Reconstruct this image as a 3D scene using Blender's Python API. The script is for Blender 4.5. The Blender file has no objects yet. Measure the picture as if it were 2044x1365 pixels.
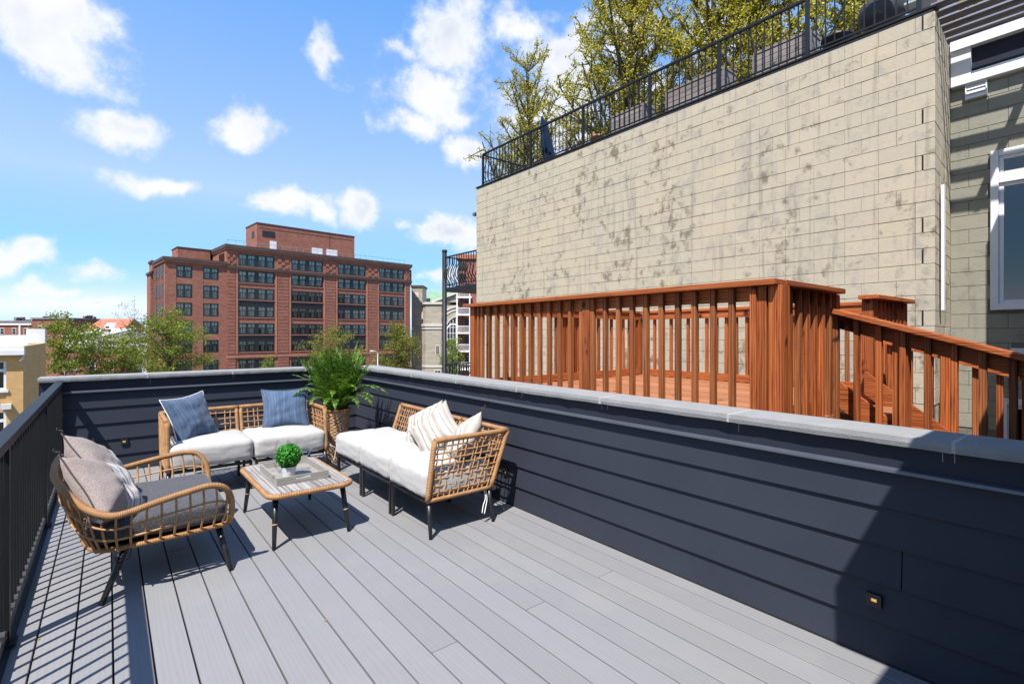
import bpy, bmesh, math, random
import numpy as np
from mathutils import Vector, Matrix

R = math.radians
scene = bpy.context.scene
COL = scene.collection

# ------------------------------------------------------------------ camera
F_PX, VP_PX, HZ_PX, CAM_H = 1000.0, 216.0, 667.0, 1.48
YAW = math.atan((1022.0 - VP_PX) / F_PX)
cam_d = bpy.data.cameras.new('camera')
cam_d.sensor_width = 36.0
cam_d.lens = F_PX / 2044.0 * 36.0
cam_d.shift_y = -(682.5 - HZ_PX) / 2044.0
cam_d.clip_start = 0.05
cam_d.clip_end = 3000.0
cam = bpy.data.objects.new('camera', cam_d)
cam.location = (0, 0, CAM_H)
cam.rotation_euler = (R(90), 0, -YAW)
COL.objects.link(cam)
scene.camera = cam

# ------------------------------------------------------------------ light
SUN_VEC = Vector((0.51, 0.33, -1.0)).normalized()          # direction the light travels
SUN_EL = math.asin(-SUN_VEC.z)
SUN_AZ = math.atan2(-SUN_VEC.x, -SUN_VEC.y)                # from +Y towards +X
sd = bpy.data.lights.new('sun', 'SUN')
sd.energy = 5.0
sd.angle = R(0.5)
sd.color = (1.0, 0.955, 0.89)
sun = bpy.data.objects.new('sun', sd)
sun.rotation_euler = SUN_VEC.to_track_quat('-Z', 'Y').to_euler()
sun.location = (-5, -5, 20)
COL.objects.link(sun)

SKY_STRENGTH = 0.08
EXPOSURE = 0.9
scene.view_settings.view_transform = 'Standard'
scene.view_settings.look = 'None'
scene.view_settings.exposure = EXPOSURE
scene.view_settings.gamma = 1.0
scene.view_settings.use_curve_mapping = False

world = bpy.data.worlds.new('World')
scene.world = world
world.use_nodes = True


class NT:
    """small helper for node trees"""
    def __init__(s, tree):
        s.t = tree
        s.n = tree.nodes
        s.l = tree.links

    def node(s, kind, **kw):
        n = s.n.new(kind)
        for k, v in kw.items():
            if k.startswith('in_'):
                n.inputs[k[3:]].default_value = v
            else:
                setattr(n, k, v)
        return n

    def link(s, a, b):
        s.l.new(a, b)

    def val(s, sock, v):
        if hasattr(v, 'is_linked') or isinstance(v, bpy.types.NodeSocket):
            s.l.new(v, sock)
        else:
            sock.default_value = v

    def math(s, op, a, b=None, c=None, clamp=False):
        n = s.n.new('ShaderNodeMath')
        n.operation = op
        n.use_clamp = clamp
        s.val(n.inputs[0], a)
        if b is not None:
            s.val(n.inputs[1], b)
        if c is not None:
            s.val(n.inputs[2], c)
        return n.outputs[0]

    def mix(s, f, a, b, blend='MIX'):
        n = s.n.new('ShaderNodeMix')
        n.data_type = 'RGBA'
        n.blend_type = blend
        s.val(n.inputs[0], f)
        for k, v in ((6, a), (7, b)):
            if isinstance(v, tuple) and len(v) == 3:
                v = v + (1,)
            s.val(n.inputs[k], v)
        return n.outputs[2]

    def ramp(s, f, stops, interp='LINEAR'):
        n = s.n.new('ShaderNodeValToRGB')
        n.color_ramp.interpolation = interp
        e = n.color_ramp.elements
        while len(e) < len(stops):
            e.new(0.5)
        for el, (p, c) in zip(e, stops):
            el.position = p
            el.color = tuple(c) + (1,) if len(c) == 3 else c
        s.val(n.inputs[0], f)
        return n.outputs[0]

    def sstep(s, x, a, b):
        n = s.n.new('ShaderNodeMapRange')
        n.interpolation_type = 'SMOOTHSTEP'
        s.val(n.inputs[0], x)
        n.inputs[1].default_value = a
        n.inputs[2].default_value = b
        return n.outputs[0]

    def noise(s, vec, scale, detail=3.0, rough=0.55, dist=0.0):
        n = s.n.new('ShaderNodeTexNoise')
        n.inputs['Scale'].default_value = scale
        n.inputs['Detail'].default_value = detail
        n.inputs['Roughness'].default_value = rough
        n.inputs['Distortion'].default_value = dist
        if vec is not None:
            s.l.new(vec, n.inputs['Vector'])
        return n.outputs[0]


def build_world():
    t = NT(world.node_tree)
    t.n.clear()
    out = t.node('ShaderNodeOutputWorld')
    bg = t.node('ShaderNodeBackground')
    bg.inputs['Strength'].default_value = SKY_STRENGTH
    sky = t.node('ShaderNodeTexSky', sky_type='NISHITA')
    sky.sun_disc = False
    sky.sun_elevation = SUN_EL
    sky.sun_rotation = SUN_AZ
    sky.altitude = 0
    sky.air_density = 1.0
    sky.dust_density = 0.1
    sky.ozone_density = 2.5
    tc = t.node('ShaderNodeTexCoord')
    sep = t.node('ShaderNodeSeparateXYZ')
    t.link(tc.outputs['Generated'], sep.inputs[0])
    # cloud directions: azimuth from +Y to +X and elevation, stirred by noise
    az = t.math('ARCTAN2', sep.outputs[0], sep.outputs[1])
    el = t.math('ARCSINE', sep.outputs[2])
    n1 = t.noise(tc.outputs['Generated'], 9.0, 6.0, 0.62)
    n2 = t.noise(tc.outputs['Generated'], 30.0, 5.0, 0.6)
    nw = t.node('ShaderNodeTexNoise')
    nw.inputs['Scale'].default_value = 7.0
    nw.inputs['Detail'].default_value = 4.0
    t.link(tc.outputs['Generated'], nw.inputs['Vector'])
    sw = t.node('ShaderNodeSeparateColor')
    t.link(nw.outputs['Color'], sw.inputs[0])
    azw = t.math('ADD', az, t.math('MULTIPLY_ADD', sw.outputs[0], 0.16, -0.08))
    elw = t.math('ADD', el, t.math('MULTIPLY_ADD', sw.outputs[1], 0.12, -0.06))
    # u, v, ru, rv of the clouds in the photograph turned to angles
    spots = [(110, 60, 190, 105, 1.25), (40, 10, 120, 80, 1.1), (170, 120, 100, 60, .9), (205, 255, 95, 52, .95), (490, 262, 62, 50, .95),
             (655, 118, 30, 38, .72), (890, 80, 95, 92, 1.25), (880, 190, 110, 70, 1.0), (820, 255, 85, 34, .8), (930, 230, 80, 40, .7),
             (1060, 50, 75, 45, .95), (1120, 120, 80, 95, 1.15), (1090, 230, 110, 90, 1.0), (930, 300, 45, 34, .95), (300, 380, 115, 22, .85),
             (560, 414, 62, 28, .95), (725, 420, 42, 28, 1.0), (650, 424, 34, 20, .65), (905, 470, 72, 40, 1.1), (30, 510, 80, 34, 1.0),
             (180, 535, 75, 18, .75), (105, 566, 42, 20, .9), (160, 590, 190, 18, .6), (880, 565, 60, 16, .7), (1250, 60, 70, 60, .8), (800, 110, 34, 22, .5), (820, 440, 26, 12, .45),
             (1290, 170, 60, 50, .8), (1450, 60, 90, 60, .6)]
    field = None
    for u, v, ru, rv, w in spots:
        x = (u - 1022.0) / F_PX
        y = (HZ_PX - v) / F_PX
        h = math.sqrt(1 + x * x)
        a0 = YAW + math.atan(x)
        e0 = math.atan(y / h)
        ra = ru / F_PX / (1 + x * x)
        re = rv / F_PX / h / (1 + (y / h) ** 2)
        da = t.math('MULTIPLY', t.math('SUBTRACT', azw, a0), 1 / ra)
        de = t.math('MULTIPLY', t.math('SUBTRACT', elw, e0), 1 / re)
        d = t.math('SQRT', t.math('ADD', t.math('MULTIPLY', da, da), t.math('MULTIPLY', de, de)))
        f = t.math('MULTIPLY', t.math('SUBTRACT', 1.15, d), w)
        field = f if field is None else t.math('SMOOTH_MAX', field, f, 0.15)
    # the rest of the sky carries the same broken cloud cover
    n3 = t.noise(tc.outputs['Generated'], 3.2, 7.0, 0.58)
    away = t.sstep(t.math('ABSOLUTE', t.math('SUBTRACT', az, YAW)), 0.95, 1.25)
    hi = t.sstep(el, 0.62, 0.8)
    outside = t.math('MAXIMUM', away, hi)
    gen = t.math('SUBTRACT', t.math('MULTIPLY_ADD', n3, 5.0, -2.65), t.math('SUBTRACT', 1.0, outside))
    field = t.math('MAXIMUM', field, gen)
    field = t.math('ADD', field, t.math('MULTIPLY_ADD', n1, 2.0, -1.05))
    field = t.math('ADD', field, t.math('MULTIPLY_ADD', n2, 1.1, -0.55))
    mask = t.math('POWER', t.sstep(field, -0.18, 0.72), 1.25)
    mask = t.math('MULTIPLY', mask, t.sstep(el, -0.01, 0.02))
    dens = t.sstep(field, 0.35, 1.1)
    nl = t.noise(tc.outputs['Generated'], 5.5, 4.0, 0.55)
    shade = t.math('MULTIPLY', dens, t.math('MULTIPLY', t.sstep(nl, 0.38, 0.60), 0.85))
    ccol = t.mix(t.math('MULTIPLY', shade, 0.9), (6.75, 6.85, 7.05), (4.5, 4.95, 5.8))
    # clear air: the sky texture lifted the way the photograph is developed
    sc_ = t.node('ShaderNodeSeparateColor', mode='HSV')
    t.link(sky.outputs[0], sc_.inputs[0])
    kk = t.ramp(t.math('MULTIPLY', el, 1 / 0.6), [(0.0, (0.86,) * 3), (0.116, (0.80,) * 3), (0.41, (0.45,) * 3), (0.58, (0.50,) * 3), (1.0, (0.60,) * 3)])
    kq = t.node('ShaderNodeSeparateColor')
    t.link(kk, kq.inputs[0])
    up = t.math('MULTIPLY', kq.outputs[0], 2.0)
    cc_ = t.node('ShaderNodeCombineColor', mode='HSV')
    hz = t.math('SUBTRACT', 1.0, t.sstep(el, 0.03, 0.20))
    t.link(t.math('ADD', t.math('MULTIPLY', sc_.outputs[0], t.math('SUBTRACT', 1.0, hz)), t.math('MULTIPLY', hz, 0.588)), cc_.inputs[0])
    t.link(t.math('MULTIPLY', sc_.outputs[1], up, clamp=True), cc_.inputs[1])
    t.link(t.math('MULTIPLY', t.math('POWER', sc_.outputs[2], 0.2), SKY_GAIN), cc_.inputs[2])
    col = t.mix(t.math('MULTIPLY', mask, 0.97), cc_.outputs[0], ccol)
    t.link(col, bg.inputs['Color'])
    t.link(bg.outputs[0], out.inputs[0])


SKY_GAIN = 5.25
build_world()
scene.cycles.max_bounces = 8
scene.cycles.transparent_max_bounces = 16


# ------------------------------------------------------------------ materials
MATS = {}


def new_mat(name):
    m = bpy.data.materials.new(name)
    m.use_nodes = True
    t = NT(m.node_tree)
    b = t.n.get('Principled BSDF')
    MATS[name] = m
    return m, t, b


def setp(b, **kw):
    names = dict(base='Base Color', rough='Roughness', metal='Metallic', spec='Specular IOR Level', trans='Transmission Weight',
                 ior='IOR', sheen='Sheen Weight', coat='Coat Weight', emis='Emission Color', emis_s='Emission Strength', alpha='Alpha')
    for k, v in kw.items():
        if k in ('base', 'emis') and len(v) == 3:
            v = tuple(v) + (1,)
        b.inputs[names[k]].default_value = v


def bump(t, b, h, strength=0.3, dist=0.01):
    n = t.node('ShaderNodeBump')
    n.inputs['Strength'].default_value = strength
    n.inputs['Distance'].default_value = dist
    t.link(h, n.inputs['Height'])
    t.link(n.outputs[0], b.inputs['Normal'])


def coords(t, kind='Object', scale=(1, 1, 1), rand=False):
    tc = t.node('ShaderNodeTexCoord')
    mp = t.node('ShaderNodeMapping')
    mp.inputs['Scale'].default_value = scale
    t.link(tc.outputs[kind], mp.inputs['Vector'])
    if rand:
        oi = t.node('ShaderNodeObjectInfo')
        cb = t.node('ShaderNodeCombineXYZ')
        for i, k in enumerate((37.0, 71.0, 53.0)):
            t.link(t.math('MULTIPLY', oi.outputs['Random'], k), cb.inputs[i])
        t.link(cb.outputs[0], mp.inputs['Location'])
    return mp.outputs[0]


def world_pos(t, scale=(1, 1, 1)):
    g = t.node('ShaderNodeNewGeometry')
    mp = t.node('ShaderNodeMapping')
    mp.inputs['Scale'].default_value = scale
    t.link(g.outputs['Position'], mp.inputs['Vector'])
    return mp.outputs[0]


def rnd(t):
    return t.node('ShaderNodeObjectInfo').outputs['Random']


def simple(name, col, rough=0.6, metal=0.0, var=0.12, nscale=6.0, bumpk=0.0, bscale=80.0, spec=0.5):
    m, t, b = new_mat(name)
    p = coords(t, 'Object', rand=True)
    n = t.noise(p, nscale, 4.0)
    lo = tuple(c * (1 - var) for c in col)
    hi = tuple(min(1, c * (1 + var)) for c in col)
    t.link(t.ramp(n, [(0.3, lo), (0.7, hi)]), b.inputs['Base Color'])
    setp(b, rough=rough, metal=metal, spec=spec)
    if bumpk:
        bump(t, b, t.noise(p, bscale, 3.0), bumpk, 0.004)
    return m


def wood(name, axis, dark, mid, light, gscale=26.0, stretch=0.06, bk=0.25, rough=0.6, spec=0.3, objvar=0.35):
    m, t, b = new_mat(name)
    sc = [1, 1, 1]
    sc[axis] = stretch
    p = coords(t, 'Object', tuple(sc), rand=True)
    n = t.noise(p, gscale, 4.0, 0.6, 1.2)
    w = t.node('ShaderNodeTexWave')
    w.wave_type = 'RINGS'
    w.rings_direction = 'XYZ'[axis]
    w.inputs['Scale'].default_value = gscale * 0.55
    w.inputs['Distortion'].default_value = 5.0
    w.inputs['Detail'].default_value = 2.0
    w.inputs['Detail Scale'].default_value = 1.2
    t.link(p, w.inputs['Vector'])
    g = t.math('ADD', t.math('MULTIPLY', n, 0.78), t.math('MULTIPLY', w.outputs[1], 0.22))
    c = t.ramp(g, [(0.27, dark), (0.46, mid), (0.72, light)])
    r = rnd(t)
    v = t.math('MULTIPLY_ADD', r, objvar, 1 - objvar / 2)
    cb = t.node('ShaderNodeCombineColor')
    for i in range(3):
        t.link(v, cb.inputs[i])
    c = t.mix(1.0, c, cb.outputs[0], 'MULTIPLY')
    kn = t.noise(coords(t, 'Object', rand=True), 5.0, 2.0)
    c = t.mix(t.sstep(kn, 0.66, 0.75), c, tuple(x * 0.55 for x in dark))
    t.link(c, b.inputs['Base Color'])
    setp(b, rough=rough, spec=spec)
    bump(t, b, g, bk, 0.004)
    return m


# redwood stain, grain along X / Y / Z
for i, ax in enumerate('xyz'):
    wood('cedar_' + ax, i, (0.080, 0.017, 0.006), (0.265, 0.064, 0.016), (0.40, 0.128, 0.038), 42.0, 0.04, 0.3, 0.65, 0.2, 0.5)
wood('cedar_worn', 2, (0.062, 0.020, 0.009), (0.215, 0.066, 0.021), (0.325, 0.122, 0.043), 46.0, 0.035, 0.35, 0.7, 0.2, 0.6)
wood('cedar_floor', 1, (0.17, 0.058, 0.025), (0.285, 0.108, 0.045), (0.36, 0.155, 0.072), 26.0, 0.04)
wood('table_wood', 1, (0.085, 0.07, 0.058), (0.215, 0.20, 0.188), (0.31, 0.295, 0.283), 34.0, 0.06, 0.2, 0.7, 0.3, 0.25)
wood('tray_wood', 0, (0.19, 0.175, 0.155), (0.265, 0.248, 0.222), (0.32, 0.30, 0.27), 40.0, 0.05, 0.15, 0.6)
wood('planter_slat', 1, (0.11, 0.088, 0.078), (0.20, 0.168, 0.152), (0.29, 0.25, 0.232), 26.0, 0.06)
wood('dark_slat', 1, (0.06, 0.055, 0.06), (0.135, 0.125, 0.135), (0.19, 0.175, 0.185), 26.0, 0.05)


def mat_deck():
    m, t, b = new_mat('deck_composite')
    p = coords(t, 'Object', (1, 0.09, 1), rand=True)
    n = t.noise(p, 16.0, 5.0, 0.6, 2.0)
    w = t.node('ShaderNodeTexWave')
    w.wave_type = 'BANDS'
    w.bands_direction = 'X'
    w.inputs['Scale'].default_value = 14.0
    w.inputs['Distortion'].default_value = 9.0
    w.inputs['Detail'].default_value = 2.0
    w.inputs['Detail Scale'].default_value = 0.9
    t.link(p, w.inputs['Vector'])
    g = t.math('ADD', t.math('MULTIPLY', n, 0.5), t.math('MULTIPLY', w.outputs[1], 0.5))
    c = t.ramp(g, [(0.2, (0.181, 0.180, 0.186)), (0.5, (0.190, 0.189, 0.194)), (0.85, (0.196, 0.195, 0.200))])
    r = t.math('MULTIPLY_ADD', rnd(t), 0.11, 0.935)
    cb = t.node('ShaderNodeCombineColor')
    for i in range(3):
        t.link(r, cb.inputs[i])
    c = t.mix(1.0, c, cb.outputs[0], 'MULTIPLY')
    wp = world_pos(t)
    dirt = t.noise(wp, 1.7, 5.0, 0.65)
    c = t.mix(t.math('MULTIPLY', t.sstep(dirt, 0.46, 0.72), 0.4), c, (0.225, 0.22, 0.215))
    spk = t.noise(wp, 55.0, 2.0, 0.5)
    c = t.mix(t.math('MULTIPLY', t.sstep(spk, 0.74, 0.78), 0.35), c, (0.12, 0.11, 0.10))
    t.link(c, b.inputs['Base Color'])
    setp(b, rough=0.62, spec=0.35)
    bump(t, b, g, 0.045, 0.002)


mat_deck()


def mat_siding():
    m, t, b = new_mat('navy_siding')
    p = world_pos(t, (0.10, 0.10, 1.0))
    n = t.noise(p, 90.0, 4.0, 0.6, 0.6)
    wp = world_pos(t)
    big = t.noise(wp, 1.6, 4.0, 0.6)
    c = t.ramp(big, [(0.3, (0.0255, 0.0290, 0.0415)), (0.7, (0.0310, 0.0350, 0.0495))])
    # faint run marks and scuffs of grout on the paint
    run = t.noise(world_pos(t, (7.0, 7.0, 0.9)), 3.0, 3.0, 0.6)
    c = t.mix(t.math('MULTIPLY', t.sstep(run, 0.68, 0.8), 0.15), c, (0.06, 0.07, 0.09))
    t.link(c, b.inputs['Base Color'])
    setp(b, rough=0.55, spec=0.2)
    bump(t, b, n, 0.22, 0.002)


mat_siding()
simple('navy_trim', (0.022, 0.025, 0.038), 0.5, 0, 0.1, 3.0, spec=0.15)
simple('nosing_glint', (0.075, 0.083, 0.105), 0.3, 0.3, 0.1, 3.0, spec=0.8)  # paler and glossier than the trim: sun glint put into the colour
simple('gap_dark', (0.010, 0.010, 0.012), 0.9)
simple('rail_black', (0.010, 0.0105, 0.012), 0.5, 0.0, 0.15, 5.0, spec=0.25)
simple('rail_foot', (0.16, 0.16, 0.17), 0.5, 0.3)
simple('steel_black', (0.011, 0.012, 0.015), 0.5, 0.0, 0.2, 4.0, spec=0.25)
simple('leg_black', (0.012, 0.012, 0.013), 0.35)


def mat_coping():
    m, t, b = new_mat('coping_stone')
    p = world_pos(t)
    n = t.noise(p, 7.0, 5.0, 0.65)
    f = t.noise(p, 140.0, 4.0, 0.7)
    c = t.ramp(n, [(0.3, (0.205, 0.209, 0.210)), (0.7, (0.245, 0.247, 0.246))])
    c = t.mix(t.math('MULTIPLY', t.sstep(f, 0.55, 0.75), 0.4), c, (0.15, 0.153, 0.157))
    t.link(c, b.inputs['Base Color'])
    setp(b, rough=0.85, spec=0.2)
    bump(t, b, t.math('ADD', t.math('MULTIPLY', f, 0.7), t.math('MULTIPLY', t.noise(p, 38.0, 3.0), 0.8)), 0.45, 0.006)


mat_coping()
simple('grout', (0.34, 0.335, 0.325), 0.9, 0, 0.15, 40.0)


def mat_block(name, base, warm, grey, stain_amt):
    m, t, b = new_mat(name)
    p = world_pos(t)
    n = t.noise(p, 0.55, 4.0, 0.6)
    c = t.mix(t.sstep(n, 0.35, 0.65), base, warm)
    r = rnd(t)
    c = t.mix(t.math('MULTIPLY', t.sstep(r, 0.15, 1.0), 0.24), c, grey)
    # worn grey patches, streaked downwards
    n2 = t.noise(world_pos(t, (1, 1.2, 0.75)), 3.6, 5.0, 0.68, 0.3)
    n3 = t.noise(world_pos(t, (1, 1, 0.45)), 0.9, 2.0)
    thr = t.math('ADD', n2, t.math('MULTIPLY_ADD', n3, 0.26, -0.13))
    c = t.mix(t.math('MULTIPLY', t.sstep(thr, 0.50, 0.66), 0.75 * stain_amt), c, grey)
    n4 = t.noise(world_pos(t, (1, 1.25, 1.0)), 4.6, 5.0, 0.66, 0.25)
    n5 = t.noise(world_pos(t), 0.75, 3.0, 0.6)
    h = t.node('ShaderNodeNewGeometry')
    thr2 = t.math('ADD', n4, t.math('MULTIPLY_ADD', n5, 0.62, -0.31))
    c = t.mix(t.math('MULTIPLY', t.sstep(thr2, 0.545, 0.73), 0.82 * stain_amt), c, tuple(x * k for x, k in zip(grey, (0.44, 0.40, 0.34))))
    n6 = t.noise(world_pos(t, (1, 4.0, 0.25)), 2.4, 3.0, 0.6)
    c = t.mix(t.math('MULTIPLY', t.sstep(n6, 0.54, 0.72), 0.55 * stain_amt), c, tuple(x * 0.66 for x in grey))
    t.link(c, b.inputs['Base Color'])
    setp(b, rough=0.85, spec=0.2)
    bump(t, b, t.math('ADD', t.noise(p, 60.0, 4.0, 0.7), t.math('MULTIPLY', t.noise(p, 9.0, 4.0, 0.65), 1.2)), 0.5, 0.008)


mat_block('cream_block', (0.425, 0.372, 0.282), (0.445, 0.38, 0.272), (0.33, 0.297, 0.248), 1.0)
mat_block('greygreen_block', (0.26, 0.252, 0.203), (0.27, 0.258, 0.206), (0.215, 0.21, 0.18), 0.35)
def mat_mortar():
    m, t, b = new_mat('mortar')
    n = t.noise(world_pos(t, (1, 1, 1.4)), 1.9, 5.0, 0.7)
    t.link(t.ramp(n, [(0.36, (0.10, 0.085, 0.062)), (0.52, (0.35, 0.31, 0.24))]), b.inputs['Base Color'])
    setp(b, rough=0.95, spec=0.1)


mat_mortar()
simple('mortar_green', (0.13, 0.127, 0.108), 0.95, 0, 0.2, 20.0)
simple('white_paint', (0.66, 0.66, 0.67), 0.45, 0, 0.04, 3.0)
simple('offwhite_roof', (0.58, 0.57, 0.56), 0.8, 0, 0.08, 1.5)
simple('terracotta', (0.48, 0.19, 0.10), 0.8, 0, 0.15, 6.0)
simple('black_pot', (0.03, 0.03, 0.032), 0.5)


def mat_wicker(name, light, dark, wraps):
    m, t, b = new_mat(name)
    uv = t.node('ShaderNodeTexCoord').outputs['UV']
    sp = t.node('ShaderNodeSeparateXYZ')
    t.link(uv, sp.inputs[0])
    jitter = t.noise(coords(t, 'Object'), 24.0, 2.0)
    x = t.math('MULTIPLY_ADD', sp.outputs[1], wraps, t.math('MULTIPLY', jitter, 0.8))
    # wound strands lean a little round the core
    x = t.math('ADD', x, t.math('MULTIPLY', sp.outputs[0], 1.0))
    fr = t.math('FRACT', x)
    d = t.math('ABSOLUTE', t.math('SUBTRACT', fr, 0.5))
    hgt = t.math('SUBTRACT', 1.0, t.math('MULTIPLY', t.math('MULTIPLY', d, d), 4.0))
    n = t.noise(coords(t, 'Object'), 14.0, 4.0)
    c = t.ramp(n, [(0.3, dark), (0.7, light)])
    c = t.mix(t.sstep(d, 0.36, 0.5), c, tuple(k * 0.45 for k in dark))
    t.link(c, b.inputs['Base Color'])
    setp(b, rough=0.5, spec=0.35)
    bump(t, b, hgt, 0.7, 0.004)


mat_wicker('rattan_wrap', (0.40, 0.215, 0.090), (0.27, 0.132, 0.05), 130.0)
mat_wicker('rattan_thick', (0.40, 0.215, 0.090), (0.27, 0.132, 0.05), 95.0)
simple('rattan_strand', (0.34, 0.178, 0.072), 0.5, 0, 0.25, 20.0)
simple('rattan_weave', (0.36, 0.215, 0.115), 0.6, 0, 0.25, 26.0, 0.2, 120.0)


def fabric(name, c1, c2, weave=260.0, stripes=None, bk=0.25, melange=0.5):
    m, t, b = new_mat(name)
    p = coords(t, 'Object', rand=True)
    n = t.noise(p, 130.0, 3.0, 0.7)
    big = t.noise(p, 7.0, 4.0)
    c = t.mix(t.sstep(n, 0.5 - melange * 0.3, 0.5 + melange * 0.3), c1, c2)
    if stripes:
        uv = t.node('ShaderNodeTexCoord').outputs['UV']
        sp = t.node('ShaderNodeSeparateXYZ')
        t.link(uv, sp.inputs[0])
        wob = t.math('ADD', sp.outputs[stripes['axis']], t.math('MULTIPLY_ADD', big, 0.02, -0.01))
        if stripes['kind'] == 'streak':
            cb = t.node('ShaderNodeCombineXYZ')
            t.link(t.math('MULTIPLY', wob, 1.0), cb.inputs[0])
            t.link(t.math('MULTIPLY', sp.outputs[1 - stripes['axis']], 0.035), cb.inputs[1])
            s1 = t.noise(cb.outputs[0], 26.0, 4.0, 0.75)
            c = t.ramp(s1, [(0.3, stripes['c'][0]), (0.5, stripes['c'][1]), (0.7, stripes['c'][2])])
        else:
            for (a, w, col) in stripes['bands']:
                d = t.math('ABSOLUTE', t.math('SUBTRACT', wob, a))
                c = t.mix(t.math('MULTIPLY', t.sstep(d, w, w * 0.6), 0.9), c, col)
    wv = t.node('ShaderNodeTexWave')
    wv.inputs['Scale'].default_value = 90.0
    wv.inputs['Distortion'].default_value = 2.0
    t.link(p, wv.inputs['Vector'])
    t.link(c, b.inputs['Base Color'])
    setp(b, rough=0.9, spec=0.15, sheen=0.15)
    bump(t, b, t.math('ADD', t.math('MULTIPLY', n, 0.7), t.math('MULTIPLY', big, 1.2)), bk, 0.006)


fabric('white_cushion', (0.335, 0.322, 0.305), (0.385, 0.375, 0.36), bk=0.45)
fabric('charcoal_cushion', (0.030, 0.031, 0.036), (0.078, 0.080, 0.088), melange=0.35, bk=0.3)
fabric('blue_pillow', (0.1, 0.2, 0.4), (0.1, 0.2, 0.4), stripes=dict(axis=0, kind='streak', c=[(0.034, 0.058, 0.105), (0.056, 0.090, 0.152), (0.115, 0.152, 0.215)]))
W_ = (0.55, 0.53, 0.51)
G_ = (0.13, 0.12, 0.12)
fabric('taupe_pillow', (0.185, 0.150, 0.138), (0.285, 0.24, 0.222), melange=0.6,
       stripes=dict(axis=0, kind='bands', bands=[(.50, .022, W_), (.56, .012, W_), (.605, .034, W_), (.68, .012, W_), (.72, .024, W_), (.42, .007, W_), (.45, .005, W_), (.79, .008, W_)]))
fabric('striped_pillow', (0.37, 0.335, 0.29), (0.44, 0.405, 0.365), melange=0.5,
       stripes=dict(axis=0, kind='bands', bands=[(.12, .05, (.275, .24, .205)), (.22, .012, W_), (.27, .012, G_), (.40, .05, (.285, .25, .215)), (.50, .014, (.52, .50, .48)), (.55, .010, G_),
                                                 (.68, .05, (.275, .24, .205)), (.78, .014, (.52, .50, .48)), (.84, .010, G_), (.93, .03, (.285, .25, .215))]))
simple('dark_tie', (0.05, 0.035, 0.035), 0.9)
simple('white_tie', (0.72, 0.70, 0.67), 0.9)
simple('white_ceramic', (0.62, 0.62, 0.62), 0.35)


def leaf_mat(name, c1, c2, trans=0.35, nscale=1.2, rough=0.5):
    m, t, b = new_mat(name)
    p = world_pos(t)
    n = t.noise(p, nscale, 3.0, 0.6)
    g = t.node('ShaderNodeNewGeometry')
    r = g.outputs['Random Per Island']
    f = t.math('ADD', t.math('MULTIPLY', n, 0.55), t.math('MULTIPLY', r, 0.5), clamp=True)
    c = t.ramp(f, [(0.25, c1), (0.8, c2)])
    t.link(c, b.inputs['Base Color'])
    setp(b, rough=rough, spec=0.3)
    tr = t.node('ShaderNodeBsdfTranslucent')
    t.link(c, tr.inputs['Color'])
    mx = t.node('ShaderNodeMixShader')
    mx.inputs[0].default_value = trans
    out = t.n.get('Material Output')
    t.link(b.outputs[0], mx.inputs[1])
    t.link(tr.outputs[0], mx.inputs[2])
    t.link(mx.outputs[0], out.inputs[0])


leaf_mat('ginkgo_leaf', (0.27, 0.245, 0.014), (0.62, 0.56, 0.055), 0.45, 1.5)
leaf_mat('maple_leaf', (0.085, 0.125, 0.012), (0.28, 0.33, 0.035), 0.5, 0.5)
leaf_mat('locust_leaf', (0.10, 0.11, 0.018), (0.27, 0.27, 0.045), 0.45, 0.5)
leaf_mat('fern_leaf', (0.020, 0.075, 0.005), (0.19, 0.33, 0.032), 0.3, 5.0, 0.45)
leaf_mat('boxwood_leaf', (0.010, 0.085, 0.008), (0.075, 0.34, 0.035), 0.2, 40.0, 0.35)
simple('bark', (0.075, 0.060, 0.048), 0.9, 0, 0.3, 3.0)
simple('fern_stem', (0.06, 0.09, 0.02), 0.6)


def mat_brick(name, c1, c2, mortar, bw=0.21, bh=0.075, msize=0.012, rot=0.0, var=0.25):
    m, t, b = new_mat(name)
    g = t.node('ShaderNodeNewGeometry')
    sp = t.node('ShaderNodeSeparateXYZ')
    t.link(g.outputs['Position'], sp.inputs[0])
    cb = t.node('ShaderNodeCombineXYZ')
    ca, sa = math.cos(rot), math.sin(rot)
    along = t.math('ADD', t.math('MULTIPLY', sp.outputs[0], ca + 0.35), t.math('MULTIPLY', sp.outputs[1], sa + 0.8))
    t.link(along, cb.inputs[0])
    t.link(sp.outputs[2], cb.inputs[1])
    br = t.node('ShaderNodeTexBrick')
    br.inputs['Scale'].default_value = 1.0
    br.inputs['Brick Width'].default_value = bw
    br.inputs['Row Height'].default_value = bh
    br.inputs['Mortar Size'].default_value = msize
    br.inputs['Color1'].default_value = c1 + (1,)
    br.inputs['Color2'].default_value = c2 + (1,)
    br.inputs['Mortar'].default_value = mortar + (1,)
    br.inputs['Bias'].default_value = 0.0
    t.link(cb.outputs[0], br.inputs['Vector'])
    n = t.noise(world_pos(t), 0.6, 5.0, 0.7)
    n2 = t.noise(world_pos(t, (0.6, 0.6, 5.0)), 0.9, 4.0, 0.7)
    c = t.mix(t.math('MULTIPLY', t.sstep(n, 0.4, 0.7), var), br.outputs[0], tuple(k * 0.5 for k in c1))
    c = t.mix(t.math('MULTIPLY', t.sstep(n2, 0.52, 0.7), var), c, tuple(min(1, k * 1.4) for k in c2))
    t.link(c, b.inputs['Base Color'])
    setp(b, rough=0.9, spec=0.15)
    return m


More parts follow.
